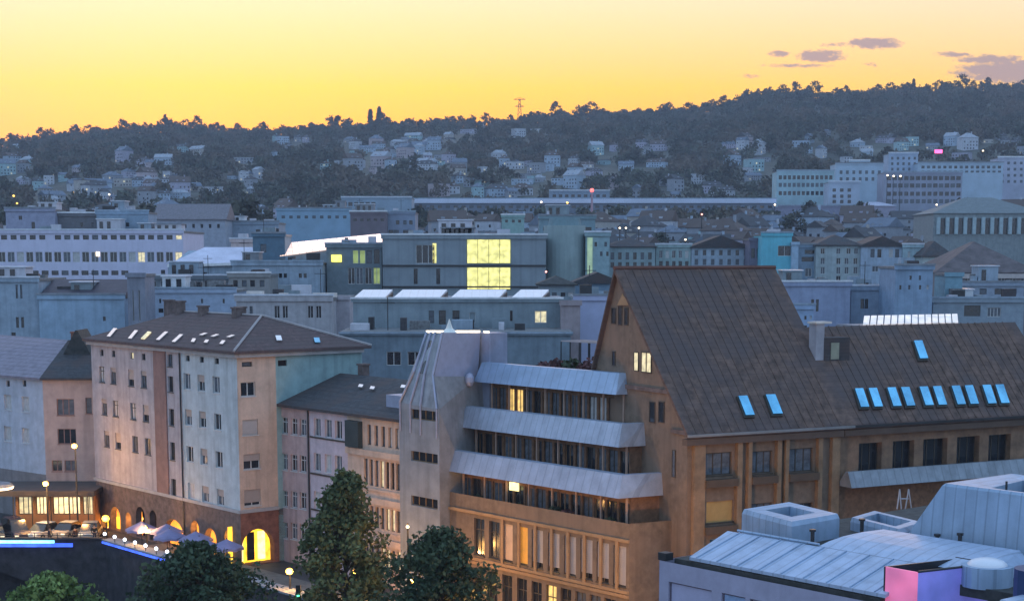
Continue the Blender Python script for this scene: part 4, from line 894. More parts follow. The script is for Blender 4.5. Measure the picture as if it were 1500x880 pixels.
# long white office with ribbon windows
offp = [G_DARK, G_DARK, G_MID, G_DARK, G_DARK, G_MID, G_DARK]
o, f, L, zt = block(-45, 268, 341, 330, 'long white office block with three rows of ribbon windows', 'office_building', wallm=mat('white_office_cladding', (.60, .58, .74), var=.06, scale=.4, streak=.15), depth=22,
      rws=[(344, 351, span(-36, 62, 8) + span(85, 262, 14), 9, offp, 'one'), (369, 384, span(-38, 262, 23), 10.5, [G_DARK, G_MID, G_DARK, G_DARK, G_MID, G_PALE], 'two'), (396, 403, span(-36, 183, 16), 10, offp, 'one')])
pp = f.hit(143.5, 376); MB().box(pp.x - .35, pp.x + .35, -.1, -.03, pp.z + .1, pp.z + .9).obj('lit_window', LAMPW, o)
block(8, 80, 309, 338, 'plain grey-violet rooftop plant room with a small door, on the white office', 'rooftop_plant_room', 'plant room', wallm=mat('grey_violet_render', (.30, .31, .42)), depth=8, rws=[(325, 336, [49], 5, G_DARK, 'one'), (316, 322, [30], 5, G_DARK, 'one')], base=32.6)
block(80, 141, 316, 340, 'dark cluttered rooftop storey between two plant rooms', 'rooftop_plant_room', 'plant room', wallm=mat('dark_grey_render', (.15, .15, .17)), depth=8, base=32.6)
block(141, 217, 313, 338, 'blue-grey rooftop plant room with a bare wall and one vent', 'rooftop_plant_room', 'plant room', wallm=mat('blue_grey_render', (.24, .32, .42)), depth=8, rws=[(326, 332, [187], 5, G_DARK, 'one')], base=32.6)
# blue buildings behind the pink corner house
block(-40, 56, 412, 232, 'tall plain blue building with two narrow pairs of windows', wallm=P_SKYB, depth=14, rws=[(417, 437, [25, 31.5], 3.5, G_MID, 'one'), (464, 480, [26, 33.5], 4, G_DARK, 'one'), (487, 494, [20], 6, G_DARK, 'one')])
o, f, L, zt = block(56.6, 182, 437, 231, 'blue building with bare wall and dark sloping roof beside the tall blue one', wallm=mat('bright_blue_render', (.31, .42, .55), var=.14, scale=.4, streak=.3), depth=9, roof='flat', roofm=QD, rws=[(464, 470, [153], 4, G_DARK, 'one')])
t2 = f.hit(57, 409, (0, 8, 0), (0, 1, 0)).z
MB().prism([(0, .3, zt + .36), (L, .3, zt + .36), (L, 8.5, zt + .36), (0, 8.5, zt + .36)], [(0, .3, zt + .45), (L, .3, zt + .45), (L, 8.5, t2), (0, 8.5, t2)]).obj('sloping_roof', mat('dark_standing_seam_roof', (.055, .045, .065), rough=.6, stripes=(.6, 0, .3), var=.2), o)
block(186, 212, 405, 222, 'grey concrete shaft standing between the blue wall and pale flat roof', 'concrete_shaft', 'tower', wallm=mat('grey_shaft_concrete', (.24, .25, .31), streak=.5, scale=.8), depth=6, rws=[(425, 470, [196, 205], 2, METAL_D, 'one')])
block(216, 345, 428, 232, 'pale blue flat-roofed building behind the chimneys of the arcade block', wallm=mat('pale_blue_wall', (.36, .43, .56)), depth=10)
o, f, L, zt = block(346, 486, 440, 214, 'cream flat-roofed building with two pairs of white-framed windows', wallm=mat('cream_render', (.42, .40, .43), streak=.4), depth=12, rws=[(448, 466, [406, 418, 455, 467], 8.5, G_DARK, 'two'), (448, 462, [368], 5, G_MID, 'one')], par=.6)
for x0, x1, m_ in ((405, 427, 0), (455, 490, 1)):
    a, c = f.hit(x0, 432), f.hit(x1, 428); MB().box(a.x, c.x, 2, 3.4, zt + .36, zt + .9).obj('roof_hatch', mat('pale_hatch', (.7, .62, .58)), o)  # hatches in a pale warm tone
a = f.hit(372, 424); MB().box(a.x - 1, a.x + 1.2, .1, .8, zt + .37, zt + 1.2).obj('roof_hatch', MATS['pale_hatch'], o)
block(487, 512, 438, 220, 'pinkish narrow wall beside the blue-grey block with white rooflights', wallm=mat('pinkish_grey_render', (.42, .38, .42)), depth=8)
block(335, 395, 405, 250, 'low beige building with broken roofline behind the cream one', wallm=mat('beige_render', (.28, .27, .27)), depth=9, rws=[(410, 420, [345, 358, 370, 384], 7, [G_DARK, G_MID], 'one')])
block(340, 472, 388, 262, 'small blue building with two pairs of dark windows and grey roof', wallm=P_SKYB, roofm=ROOF_DK, depth=10, rws=[(400, 407, [411, 418, 440, 447], 4.5, G_DARK, 'one')])
block(215, 338, 408, 285, 'dark cluttered flat building under the white canvas roof', wallm=mat('slate_grey_render', (.16, .18, .21)), depth=12, rws=[(411, 420, span(224, 330, 8), 9, [G_DARK, G_MID, G_PALE], 'two')])
block(370, 417, 346, 300, 'dark teal stair block standing between the white canvas and the glowing roof', wallm=mat('dark_teal_cladding', (.10, .17, .24)), depth=9, rws=[(358, 370, [386], 8, G_MID, 'one')], name='stair_block')
# blue-grey block with four white rooflights
o, f, L, zt = block(517, 822, 441, 190, 'wide blue-grey block with four white sawtooth rooflights', wallm=P_STEEL, roofm=mat('grey_roof_edge', (.22, .23, .27)), depth=11,
     rws=[(455, 473, [632], 8, G_MID, 'one'), (455, 475, [648, 668], 10, G_DARK, 'one'), (457, 473, [692], 9, P_STEEL, 'one'), (455, 470, [749], 4, G_DARK, 'one'), (455, 473, [792], 18, G_LITP, 'two')], par=.25, clut=False)
for x0, x1 in ((515, 575), (573, 655), (657, 742), (746, 804)):
    P = [f.hit(a, b, (0, y, 0), (0, 1, 0)) for a, b, y in ((x0, 440, 0), (x1 - 13, 440, 0), (x1, 425.5, 6), (x0 + 17, 425.5, 6))]
    rl = MB().prism([p - Vector((0, 0, .12)) for p in P], [p + Vector((0, 0, .12)) for p in P]).obj('rooflight', mat('white_rooflight_panel', (.86, .86, .92), rough=.3, var=.04, stripes=(.9, 0, .12)), o)
    MB().prism([(P[1].x, .2, zt), (P[1].x + .3, .2, zt), (P[2].x + .1, 5.8, zt), (P[2].x - .2, 5.8, zt)], [(P[1].x, .2, zt + .3), (P[1].x + .3, .2, zt + .3), (P[2].x + .1, 5.8, P[2].z - .15), (P[2].x - .2, 5.8, P[2].z - .15)]).obj('rooflight_side', METAL_D, rl)
o2_, f2, L2, zt2 = block(500, 836, 490, 181, 'lower blue-grey storey with dark square windows, stepping forward below the rooflights', wallm=mat('lower_steel_blue_cladding', (.185, .24, .295), streak=.4, var=.2, scale=.4), roofm=GRAVEL, depth=9,
     rws=[(515, 535, [577, 608], 22, G_DARK, 'two')], par=.1)
block(822, 850, 446, 186, 'brownish stair head with pink coping beside the blue-grey block', 'staircase_block', wallm=mat('pink_grey_render', (.34, .28, .30), streak=.4), depth=5)
block(842, 905, 439, 196, 'lavender metal wall behind the brown gable', 'rooftop_plant_room', 'plant room', wallm=mat('lavender_cladding', (.42, .44, .62), var=.06), roofm=P_STEEL, depth=10)
# round glass building
GW = mat('grey_blue_panels', (.25, .29, .33), var=.1, scale=.3, stripes=(2.4, 0, .15), streak=.2)
o, f, L, zt = block(560, 800, 349, 262, 'grey-blue modern building with a two storey yellow-lit glass bay', 'modern_building', wallm=GW, roofm=mat('thin_roof_slab', (.13, .15, .19)), depth=18,
     rws=[(359, 386, [623], 27, G_DARK, 'three'), (356, 386, [636.5], 6.5, G_YEL, 'one'), (394, 416, [609, 642], 6, G_DARK, 'one')])
for (y0, y1) in ((350, 386), (391, 424)):
    a, c = f.hit(684, y1), f.hit(748, y0); g = window(o, (a.x + c.x) / 2, 0, a.z, c.x - a.x, c.z - a.z, 0, G_YEL, mat('olive_mullion', (.35, .33, .12)), 'four', sill=False, inset=-.12)
mb = MB(); a = f.hit(600, 389); mb.box(0, L, -.25, -.003, a.z - .12, a.z + .12); a = f.hit(600, 420); mb.box(0, L, -.25, -.003, a.z - .12, a.z + .12); mb.obj('string_course', METAL_D, o)
o, f, L, zt = block(478, 559, 362, 266, 'glazed wing with greenish lit windows under the glowing roof', 'modern_building', wallm=mat('dark_blue_grey_panels', (.17, .21, .24)), depth=16,
     rws=[(367, 386, [521, 531, 541], 8.5, [G_GRN, G_GRN, G_MID], 'one'), (366, 386, [552], 8, G_DARK, 'one'), (392, 416, [515, 527, 540, 552], 10, [G_DARK, G_MID, G_DARK, G_GRN], 'two')])
a = f.hit(493, 379); MB().box(a.x - .8, a.x + .8, -.2, -.05, a.z - .5, a.z + .6).obj('lit_window', mat('yellow_lit_window', (1, .8, .2), emit=(1, .85, .12), estr=2.2), o)
# drum
fdm = Frame(828, 330, 268, 0); dm = thing('round_tower', fdm, 'grey-green drum of the modern building, with narrow pale lit strip', 'tower')
zt = W(828, 330, 268).z; rr = 62 / 2 * 268 / FE
MB().tube((0, rr, T(0, 262) - 4), (0, rr, zt), rr, rr, 28).obj('wall', mat('grey_green_drum', (.29, .36, .37), var=.1, scale=.3, streak=.3), dm, smooth=False)
MB().tube((0, rr, zt + .01), (0, rr, zt + 1.2), rr * .8, rr * .72, 20).obj('roof', mat('teal_grey_roof', (.16, .24, .27)), dm)
o, f, L, zt = block(858, 893, 345, 268, 'pale grey-green slab with lit stair strip next to the round tower', wallm=mat('pale_grey_green', (.27, .38, .42)), depth=12)
a, c = f.hit(860, 405), f.hit(868, 348); MB().box(a.x, c.x, -.2, -.04, a.z, c.z).obj('stair_glazing', mat('pale_green_lit_glass', (.5, .6, .4), emit=(.45, .62, .35), estr=.35, scale=.5), o)
block(790, 872, 320, 330, 'teal-grey block with dark windows above the round tower', wallm=mat('teal_grey_block', (.20, .29, .34)), depth=12, rws=[(333, 338, span(800, 862, 5), 9, G_DARK, 'one')])
block(843, 908, 415, 225, 'dark-roofed steel blue block beside the brown gable', wallm=mat('steel_blue_wall', (.16, .24, .33)), depth=9, roof='gable', roofm=ROOF_DK, roofh=1.5)
block(790, 842, 418, 215, 'dark hipped roof behind the last white rooflight', wallm=P_STEEL, depth=8, roof='hip', roofm=QD, roofh=1.2)
# glowing glass roof and white canvas
fM = Frame(408, 372, 300, 0); mm = thing('glowing_glass_roof', fM, 'long tilted glass roof glowing pinkish white above the town roofs', 'glass roof')
P = [fM.hit(a, b, (0, y, 0), (0, 1, 0)) for a, b, y in ((410, 374, 0), (566, 352, 0), (560, 342, 9), (408, 357, 9))]
for k in range(16):
    a = P[0].lerp(P[1], k / 16); b = P[0].lerp(P[1], (k + .93) / 16); c = P[3].lerp(P[2], (k + .93) / 16); d = P[3].lerp(P[2], k / 16)
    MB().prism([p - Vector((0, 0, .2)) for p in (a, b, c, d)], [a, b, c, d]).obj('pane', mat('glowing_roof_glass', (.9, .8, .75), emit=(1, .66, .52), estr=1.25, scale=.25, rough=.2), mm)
z0 = min(p.z for p in P) - 12
MB().prism([(P[0].x, .3, z0), (P[1].x, .3, z0), (P[1].x, 9, z0), (P[0].x, 9, z0)], [P[0] + Vector((0, .3, -.3)), P[1] + Vector((0, .3, -.3)), P[2] - Vector((0, 0, .3)), P[3] - Vector((0, 0, .3))]).obj('base', P_STEEL, mm)
fN = Frame(275, 386, 300, 0); nn_ = thing('canvas_roof', fN, 'pale lilac canvas roof with white eaves line behind the long white office', 'canopy')
P = [fN.hit(a, b, (0, y, 0), (0, 1, 0)) for a, b, y in ((245, 387, 0), (374, 384, 0), (374, 362, 10), (300, 362, 10))]
MB().prism([p - Vector((0, 0, .2)) for p in P], P).obj('canvas', mat('lilac_canvas', (.62, .60, .72), var=.12, scale=.3), nn_)
MB().prism([(P[0].x, -.2, P[0].z - .5), (P[1].x, -.2, P[1].z - .5), (P[1].x, .1, P[1].z - .5), (P[0].x, .1, P[0].z - .5)], [(P[0].x, -.2, P[0].z), (P[1].x, -.2, P[1].z), (P[1].x, .1, P[1].z), (P[0].x, .1, P[0].z)]).obj('eaves_trim', mat('white_trim', (.8, .78, .8)), nn_)
MB().prism([(P[0].x, .5, 5), (P[1].x, .5, 5), (P[1].x, 10, 5), (P[0].x, 10, 5)], [(P[0].x, .5, P[0].z - .6), (P[1].x, .5, P[1].z - .6), (P[1].x, 10, P[2].z - .6), (P[0].x + 2, 10, P[2].z - .6)]).obj('wall', P_SKYB, nn_)
block(338, 374, 354, 320, 'pinkish lit flat roof left of the dark teal stair block', wallm=mat('pink_white_render', (.60, .48, .48)), depth=9)  # pinkish white is the wall render
# further rows
block(405, 515, 308, 480, 'sky-blue flat block on the far side of the glowing roof', wallm=mat('sky_blue_block', (.25, .38, .52), scale=.2), depth=14, rws=[(316, 320, span(415, 505, 9), 5, G_MID, 'one')])
block(513, 566, 313, 440, 'dark brown square block among pale town roofs', wallm=mat('dark_brown_block', (.17, .14, .17), scale=.3), depth=14, rws=[(320, 324, span(520, 560, 5), 5, G_DARK, 'one')])
block(566, 608, 313, 445, 'grey-blue square block beside the dark brown one', wallm=mat('grey_blue_block', (.24, .28, .38), scale=.3), depth=14)
block(500, 603, 291, 720, 'long low pale blue hall at the foot of the hill', 'hall', wallm=mat('pale_hall', (.28, .36, .46), scale=.1), depth=20, rws=[(296, 302, span(505, 547, 6), 6, G_DARK, 'one')])
block(330, 408, 328, 400, 'flat grey-blue building with dark ribbon window near the round trees', wallm=mat('flat_grey_blue', (.27, .33, .42)), depth=12, rws=[(336, 341, span(378, 402, 4), 6, G_DARK, 'one')])
block(226, 330, 322, 390, 'pale pitched houses row behind the white office', wallm=mat('pale_houses', (.33, .36, .44)), roof='gable', roofm=ROOF_GR, depth=12, rws=[(328, 334, span(235, 320, 8), 4, G_DARK, 'one')])
o, f, L, zt = block(600, 1137, 297, 760, 'very long pale station hall roof lying across the town', 'station_hall', wallm=mat('station_wall', (.17, .20, .27), scale=.1), roofm=mat('pale_station_roof', (.62, .66, .80), scale=.05, var=.08), depth=26, par=1.6, rws=[(301, 305, span(610, 1128, 46), 6, [G_DARK, G_MID, G_DARK], 'one')])
MB().box(0, L, -.7, -.25, zt - .2, zt + 1.7).obj('fascia', mat('pale_station_fascia', (.60, .64, .80), scale=.05, var=.1), o)
block(805, 893, 281, 860, 'low pale hall with long white roof edge beyond the station', 'hall', wallm=mat('pale_hall_b', (.24, .30, .40)), depth=14, rws=[(285, 289, span(812, 885, 9), 5, G_DARK, 'one')])
block(640, 735, 345, 275, 'roof storey with pink-lit edge above the yellow glass bay', 'rooftop_plant_room', 'plant room', wallm=mat('pink_edge_render', (.45, .35, .38)), depth=6)  # walls in a pinkish render
block(735, 768, 318, 420, 'pale green narrow tower block between dark roofs', wallm=mat('pale_green_block', (.26, .40, .40)), depth=10, rws=[(322, 326, [742, 752, 761], 4, G_DARK, 'one')])
# right side of the middle distance
AGG = mat('grey_green_apartments', (.27, .35, .38), var=.15, scale=.4, streak=.4)
block(888, 960, 362, 338, 'grey-green apartment house with rounded dormers over brown ridge', wallm=AGG, roof='hip', roofm=ROOF_DK, roofh=2, depth=12, rws=[(370, 380, span(897, 952, 6), 5, [G_MID, G_DARK], 'one'), (384, 392, span(897, 952, 6), 5, G_DARK, 'one')])
block(961, 1012, 362, 340, 'green-grey apartment house with pale balcony fronts', wallm=mat('green_grey_render', (.30, .40, .42), streak=.4), roofm=ROOF_DK, depth=12, rws=[(367, 378, span(968, 1006, 5), 5, [G_MID, G_PALE, G_DARK], 'two'), (382, 391, span(968, 1006, 5), 5, G_DARK, 'one')])
block(1013, 1098, 363, 340, 'pale blue-grey apartment house with seven window bays', wallm=mat('blue_grey_apartments', (.34, .41, .50), streak=.4), roof='gable', roofm=ROOF_DK, roofh=2.5, depth=12, rws=[(366, 374, span(1020, 1092, 7), 5, [G_MID, G_DARK], 'one'), (379, 388, span(1020, 1092, 7), 5, G_MID, 'one')])
TQ = mat('turquoise_render', (.14, .48, .60), var=.08, scale=.4, streak=.25)
block(1098, 1116, 352, 333, 'dark slot building beside the turquoise house', wallm=mat('plum_grey_render', (.18, .16, .22)), depth=10, rws=[(364, 378, [1103, 1111], 5, G_DARK, 'one')])
o, f, L, zt = block(1116, 1160, 345, 328, 'turquoise house with dark loggias', wallm=TQ, depth=11, rws=[(360, 375, [1149], 19, G_DARK, 'two'), (386, 404, [1149], 19, G_DARK, 'two')])
block(1160, 1170, 358, 327, 'narrow pale blue strip house next to the turquoise one', wallm=mat('ice_blue_render', (.34, .46, .60)), depth=11)
block(1170, 1196, 362, 328, 'blue house with deep dark balconies', wallm=mat('slate_blue_render', (.22, .30, .40)), depth=11, rws=[(366, 372, [1186], 14, G_DARK, 'one'), (376, 383, [1183], 18, G_DARK, 'one'), (393, 405, [1184], 10, G_MID, 'two')])
block(1196, 1262, 360, 326, 'pale sage apartment house with arched top storey', wallm=mat('sage_render', (.36, .42, .45), streak=.4), roof='hip', roofm=ROOF_DK, roofh=2.2, depth=12, rws=[(364, 372, [1205, 1228, 1243, 1254], 6, [G_DARK, G_MID], 'two'), (378, 387, [1205, 1228, 1240, 1253], 6, [G_MID, G_DARK], 'two'), (391, 401, [1205, 1228, 1240, 1253], 6, [G_MID], 'two'), (404, 413, [1228], 7, G_DARK, 'two')])
block(1262, 1322, 361, 325, 'pale blue apartment house with two long balconies', wallm=mat('pale_blue_apartments', (.38, .46, .58), streak=.4), roof='gable', roofm=ROOF_DK, roofh=2, depth=12, rws=[(365, 377, [1278, 1288, 1305, 1314], 6, [G_MID, G_DARK, G_PALE], 'one'), (390, 398, [1282, 1293, 1306], 9, G_MID, 'two')])
block(1323, 1352, 362, 324, 'pale teal gable-fronted tall house', wallm=mat('pale_teal_render', (.36, .48, .54), streak=.4), depth=11, rws=[(368, 388, [1331, 1343], 4, G_PALE, 'one')])
block(1352, 1395, 376, 318, 'cream low house with dark slanting roof', wallm=mat('pale_cream_green', (.42, .46, .46)), roof='hip', roofm=ROOF_DK, roofh=3, depth=10)
block(1144, 1246, 418, 235, 'violet-blue flat building with a narrow dark double window', wallm=mat('violet_blue_render', (.30, .34, .48), streak=.3, scale=.5), depth=10, rws=[(438, 456, [1190, 1197], 4, G_DARK, 'one')])
block(1155, 1192, 452, 222, 'lower pale blue annex close to the brown roof edge', wallm=mat('annex_blue', (.30, .40, .58)), depth=6)
block(1247, 1312, 424, 238, 'blue-grey building with dark awning and three slim windows', wallm=mat('blue_grey_awning_house', (.27, .34, .45), streak=.3), depth=10, rws=[(416 + 22, 452, [1263, 1269, 1291], 5, G_DARK, 'one')])
o, f, L, zt = block(1312, 1367, 394, 228, 'tall blank blue wall block', wallm=mat('blank_blue_render', (.25, .34, .47), var=.14, streak=.4, scale=.5), depth=10)
block(1385, 1410, 404, 236, 'small aqua stair tower beside the wide brown roof', 'stair_tower', 'tower', wallm=mat('aqua_render', (.20, .34, .42)), depth=6)
block(1367, 1500, 442, 232, 'cluttered lower building with dark loggia and slatted window', wallm=mat('cool_grey_render', (.26, .31, .37)), depth=9, rws=[(447, 463, [1424], 24, G_DARK, 'one'), (450, 464, [1456], 20, G_MID, 'four')])
o, f, L, zt = block(1372, 1520, 400, 290, 'wide brown hipped roof house with pale eaves band', wallm=mat('brown_grey_render', (.22, .20, .22)), roof='hip', roofm=mat('brown_far_roof', (.12, .095, .10), var=.25, scale=.6), roofh=5.5, depth=20, rws=[(404, 412, span(1385, 1500, 8), 9, [G_DARK, G_MID], 'two')])
MB().box(0, L, -.5, -.42, zt - .9, zt - .1).obj('pale_eaves_band', mat('pale_eaves', (.50, .43, .42)), o)
block(1410, 1500, 418, 262, 'grey-blue terrace storey under the wide brown roof', wallm=mat('terrace_grey_blue', (.28, .33, .42)), depth=9, rws=[(423, 431, [1418, 1440, 1462, 1484], 10, [G_DARK, G_MID], 'one')])
# colonnaded hall
o, f, L, zt = block(1368, 1530, 313, 480, 'teal-grey columned hall with tall windows between the pilasters', 'columned_hall', wallm=mat('hall_stone', (.24, .27, .29), streak=.3), roof='hip', roofm=mat('teal_grey_tiles', (.16, .185, .20)), roofh=5, depth=24,
     rws=[(320, 343, span(1380, 1524, 12), 7.5, [G_DARK], 'one')])
for k in range(13):
    a = f.hit(1373.5 + k * 13.1, 343); MB().box(a.x - .5, a.x + .5, -.8, -.01, a.z, zt - 1).obj('pilaster', mat('pale_pilaster', (.36, .45, .50)), o)
# hospital-like blocks on the lower slope
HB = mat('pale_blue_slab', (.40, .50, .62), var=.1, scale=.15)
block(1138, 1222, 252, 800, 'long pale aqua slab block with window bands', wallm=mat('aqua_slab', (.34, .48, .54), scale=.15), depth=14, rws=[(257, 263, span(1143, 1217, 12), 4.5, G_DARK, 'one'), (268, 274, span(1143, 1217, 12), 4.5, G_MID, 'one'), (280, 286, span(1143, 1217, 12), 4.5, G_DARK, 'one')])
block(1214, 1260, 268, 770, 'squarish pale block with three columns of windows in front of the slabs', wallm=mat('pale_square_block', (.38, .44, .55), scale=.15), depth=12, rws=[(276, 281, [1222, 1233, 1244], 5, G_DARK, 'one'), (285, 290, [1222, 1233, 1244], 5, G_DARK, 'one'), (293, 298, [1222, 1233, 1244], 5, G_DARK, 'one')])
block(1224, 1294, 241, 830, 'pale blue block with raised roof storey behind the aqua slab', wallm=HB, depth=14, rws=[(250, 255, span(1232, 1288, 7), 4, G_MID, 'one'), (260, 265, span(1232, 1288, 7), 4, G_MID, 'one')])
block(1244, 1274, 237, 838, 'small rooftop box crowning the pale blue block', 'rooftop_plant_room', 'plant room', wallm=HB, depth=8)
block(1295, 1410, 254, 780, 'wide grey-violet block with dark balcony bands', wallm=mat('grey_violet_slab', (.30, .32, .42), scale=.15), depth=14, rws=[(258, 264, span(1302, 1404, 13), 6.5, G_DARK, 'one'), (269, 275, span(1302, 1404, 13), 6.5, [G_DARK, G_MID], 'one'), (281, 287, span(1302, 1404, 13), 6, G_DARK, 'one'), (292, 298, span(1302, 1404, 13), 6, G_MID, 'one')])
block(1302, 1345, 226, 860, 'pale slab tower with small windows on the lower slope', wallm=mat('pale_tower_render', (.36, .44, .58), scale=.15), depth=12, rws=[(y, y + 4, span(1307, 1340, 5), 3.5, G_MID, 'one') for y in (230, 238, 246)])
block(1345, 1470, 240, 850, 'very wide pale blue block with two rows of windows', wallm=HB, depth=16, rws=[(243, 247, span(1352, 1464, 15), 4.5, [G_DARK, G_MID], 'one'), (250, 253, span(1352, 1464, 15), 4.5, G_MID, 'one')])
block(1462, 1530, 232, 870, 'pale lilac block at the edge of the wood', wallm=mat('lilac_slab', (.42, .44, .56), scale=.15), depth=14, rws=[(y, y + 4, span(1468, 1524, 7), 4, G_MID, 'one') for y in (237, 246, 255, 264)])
block(1140, 1255, 303, 745, 'low white-edged shed with long flat roof below the aqua slab', 'shed', wallm=mat('shed_violet', (.24, .24, .34)), roofm=mat('pale_shed_roof', (.55, .60, .70)), depth=14)
block(1255, 1312, 302, 740, 'lilac low hall with curved pale roof', 'hall', wallm=mat('lilac_hall', (.34, .32, .42)), roof='hip', roofm=mat('lilac_roof', (.40, .40, .50)), roofh=2, depth=12)

# ------------------------------------------------------------------ corner house beyond the bridge
fa = Frame(62, 556, 160, 0); a_ = thing('corner_house', fa, 'lavender and pink corner house with hipped grey roof above the lit shops', 'building')
zE = W(62, 556, 160).z
aL = fa.hit(-60, 547, (0, 14, 0), (0, 1, 0)); aR = fa.hit(150, 559)
pL = Vector((aL.x - 6, 16)); pR = Vector((aR.x, .8))
dl = (Vector((0, 0)) - pL); LL = dl.length; dln = dl.normalized()
wl = []
def on_left(px, py):
    n = Vector((dln.y, -dln.x, 0)); h = fa.hit(px, py, (0, 0, 0), n); return (Vector((h.x, h.y)) - pL).dot(dln), h.z
for (y0, y1) in ((581, 603), (623, 649)):
    for px in (12, 38, -12): s, z = on_left(px, y1 + (px < 20) * -3); wl.append(dict(s=s, z=z, w=1.3, h=1.5, style='two', frame=FRAME_W, pane=R.choice([G_MID, G_PALE])))
for px in (12, 36): s, z = on_left(px, 566); wl.append(dict(s=s, z=z, w=.6, h=.6, style='one', frame=FRAME_D, sill=False))
mb = MB(); facade(a_, mb, pL, (0, 0), ZST + 4.6, zE, wl); mb.obj('lavender_wall', mat('lavender_white_render', (.46, .49, .58), streak=.3), a_)
mb = MB(); wall(mb, pL, (0, 0), ZST, ZST + 4.6, []); mb.obj('ground_floor_wall', mat('grey_stone_base', (.22, .20, .21), streak=.3), a_)
wr = []
for (x0, y0, x1, y1, pane, st) in ((84, 584, 108, 608, G_MID, 'three'), (85, 628, 111, 650, G_DARK, 'three'), (76, 673, 91, 690, G_DARK, 'two'), (95, 673, 112, 690, G_MID, 'two'), (126, 582, 134, 606, G_MID, 'one')):
    a, c = fa.hit(x0, y1), fa.hit(x1, y0); wr.append(dict(s=(a.x + c.x) / 2, z=a.z, w=c.x - a.x, h=c.z - a.z, style=st, frame=mat('pink_frame', (.30, .17, .15)), pane=pane))
mb = MB(); facade(a_, mb, (0, 0), (aR.x, 0), ZST, zE, wr); wall(mb, (aR.x, 0), (aR.x, 16), ZST, zE); mb.obj('pink_wall', mat('warm_pink_render', (.47, .36, .34), streak=.35, scale=.8), a_)
zr = W(100, 500, 168).z; rp = [Vector((aL.x - 6 + 4, 24, zr)), Vector((fa.hit(100, 500, (0, 7, 0), (0, 1, 0)).x, 7, zr)), Vector((aR.x + .5, 7, zr))]
ev = [Vector((pL.x - .3, pL.y - .5, zE)), Vector((-.1, -.6, zE)), Vector((aR.x + .5, -.6, zE))]
up = Vector((0, 0, .2))
mb = MB(); mb.quad(ev[0] + up, ev[1] + up, rp[1] + up, rp[0] + up); mb.quad(ev[0], ev[1], ev[1] + up, ev[0] + up); rl = mb.obj('roof', mat('pale_grey_lilac_tiles', (.24, .21, .26), var=.15, scale=1.5, courses=(.3, .3)), a_)
mb = MB(); mb.quad(ev[1] + up, ev[2] + up, rp[2] + up, rp[1] + up); mb.quad(ev[1], ev[2], ev[2] + up, ev[1] + up); mb.quad(rp[1] + up, rp[2] + up, rp[2] + Vector((0, 9, -4)), rp[1] + Vector((0, 9, -4))); mb.obj('dark_roof', ROOF_DK, a_)
mb = MB(); wall(mb, (aR.x, 16), (pL.x, 26), ZST, zE); wall(mb, (pL.x, 26), pL, ZST, zE); mb.obj('rear_wall', P_LAV, a_)
p = fa.hit(112, 497, (0, 4, 0), (0, 1, 0)); MB().prism([(p.x - 1.6, 4, zr - 1.5), (p.x + 1.6, 4, zr - 1.5), (p.x + 1.6, 8, zr - 1.5), (p.x - 1.6, 8, zr - 1.5)], [(p.x - .1, 4, zr + 1.3), (p.x + .1, 4, zr + 1.3), (p.x + .1, 8, zr + 1.3), (p.x - .1, 8, zr + 1.3)]).obj('roof_gable', QD, a_)
chimney(a_, aR.x - 4.2, 7, zr + .2, .9, .7, STONE_RED)
# shop pavilion with flat dark roof
fs = Frame(22, 724, 154, 0); s_ = thing('shop_pavilion', fs, 'low shop pavilion with dark flat roof and bright cream windows', 'shop')
zt = W(62, 723, 154).z; x1_ = fs.hit(138, 724).x; xl = 0
ws = []
for (x0, x1, pn) in ((27, 48, G_LITP), (53, 68, G_SHOP), (78, 100, G_SHOP), (101, 117, G_SHOP), (122, 135, G_LITP)):
    a, c = fs.hit(x0, 753), fs.hit(x1, 726); ws.append(dict(s=(a.x + c.x) / 2, z=a.z, w=c.x - a.x, h=c.z - a.z - .1, style='three', frame=FRAME_D, pane=pn, sill=False))
mb = MB(); facade(s_, mb, (0, 0), (x1_, 0), ZST, zt, ws); wall(mb, (0, 5), (0, 0), ZST, zt); wall(mb, (x1_, 0), (x1_, 5), ZST, zt); mb.obj('wall', mat('warm_timber_front', (.40, .20, .09)), s_)
MB().box(-2.2, x1_ + .4, -1.6, 5.2, zt + .003, zt + .5).obj('roof', mat('dark_canopy_felt', (.07, .06, .06)), s_)
for k in range(5): MB().tube((.2 + k * 1.75, -1.3, ZST), (.2 + k * 1.75, -1.3, zt), .06, n=6).obj('post', FRAME_D, s_)
mb = MB(); mb.box(3, x1_, -1.0, -.4, ZST, ZST + .95).obj('counter', mat('orange_counter', (.50, .22, .08)), s_)
# kiosk canopy at the frame edge
fk = Frame(-12, 715, 150, 0); k_ = thing('street_canopy', fk, 'pale round-edged street canopy glowing white on its edge, by the parked dark van', 'canopy')
zt = W(0, 712, 150).z; mb = MB(); mb.tube((0, 0, zt), (0, 0, zt + .25), 2.0, 1.7, 20); mb.obj('roof', CONC, k_); MB().tube((0, 0, zt - .22), (0, 0, zt - .004), 1.9, 1.98, 20).obj('light_ring', LAMPW, k_); MB().tube((0, 0, ZST), (0, 0, zt - .23), .12, n=8).obj('post', METAL_D, k_)
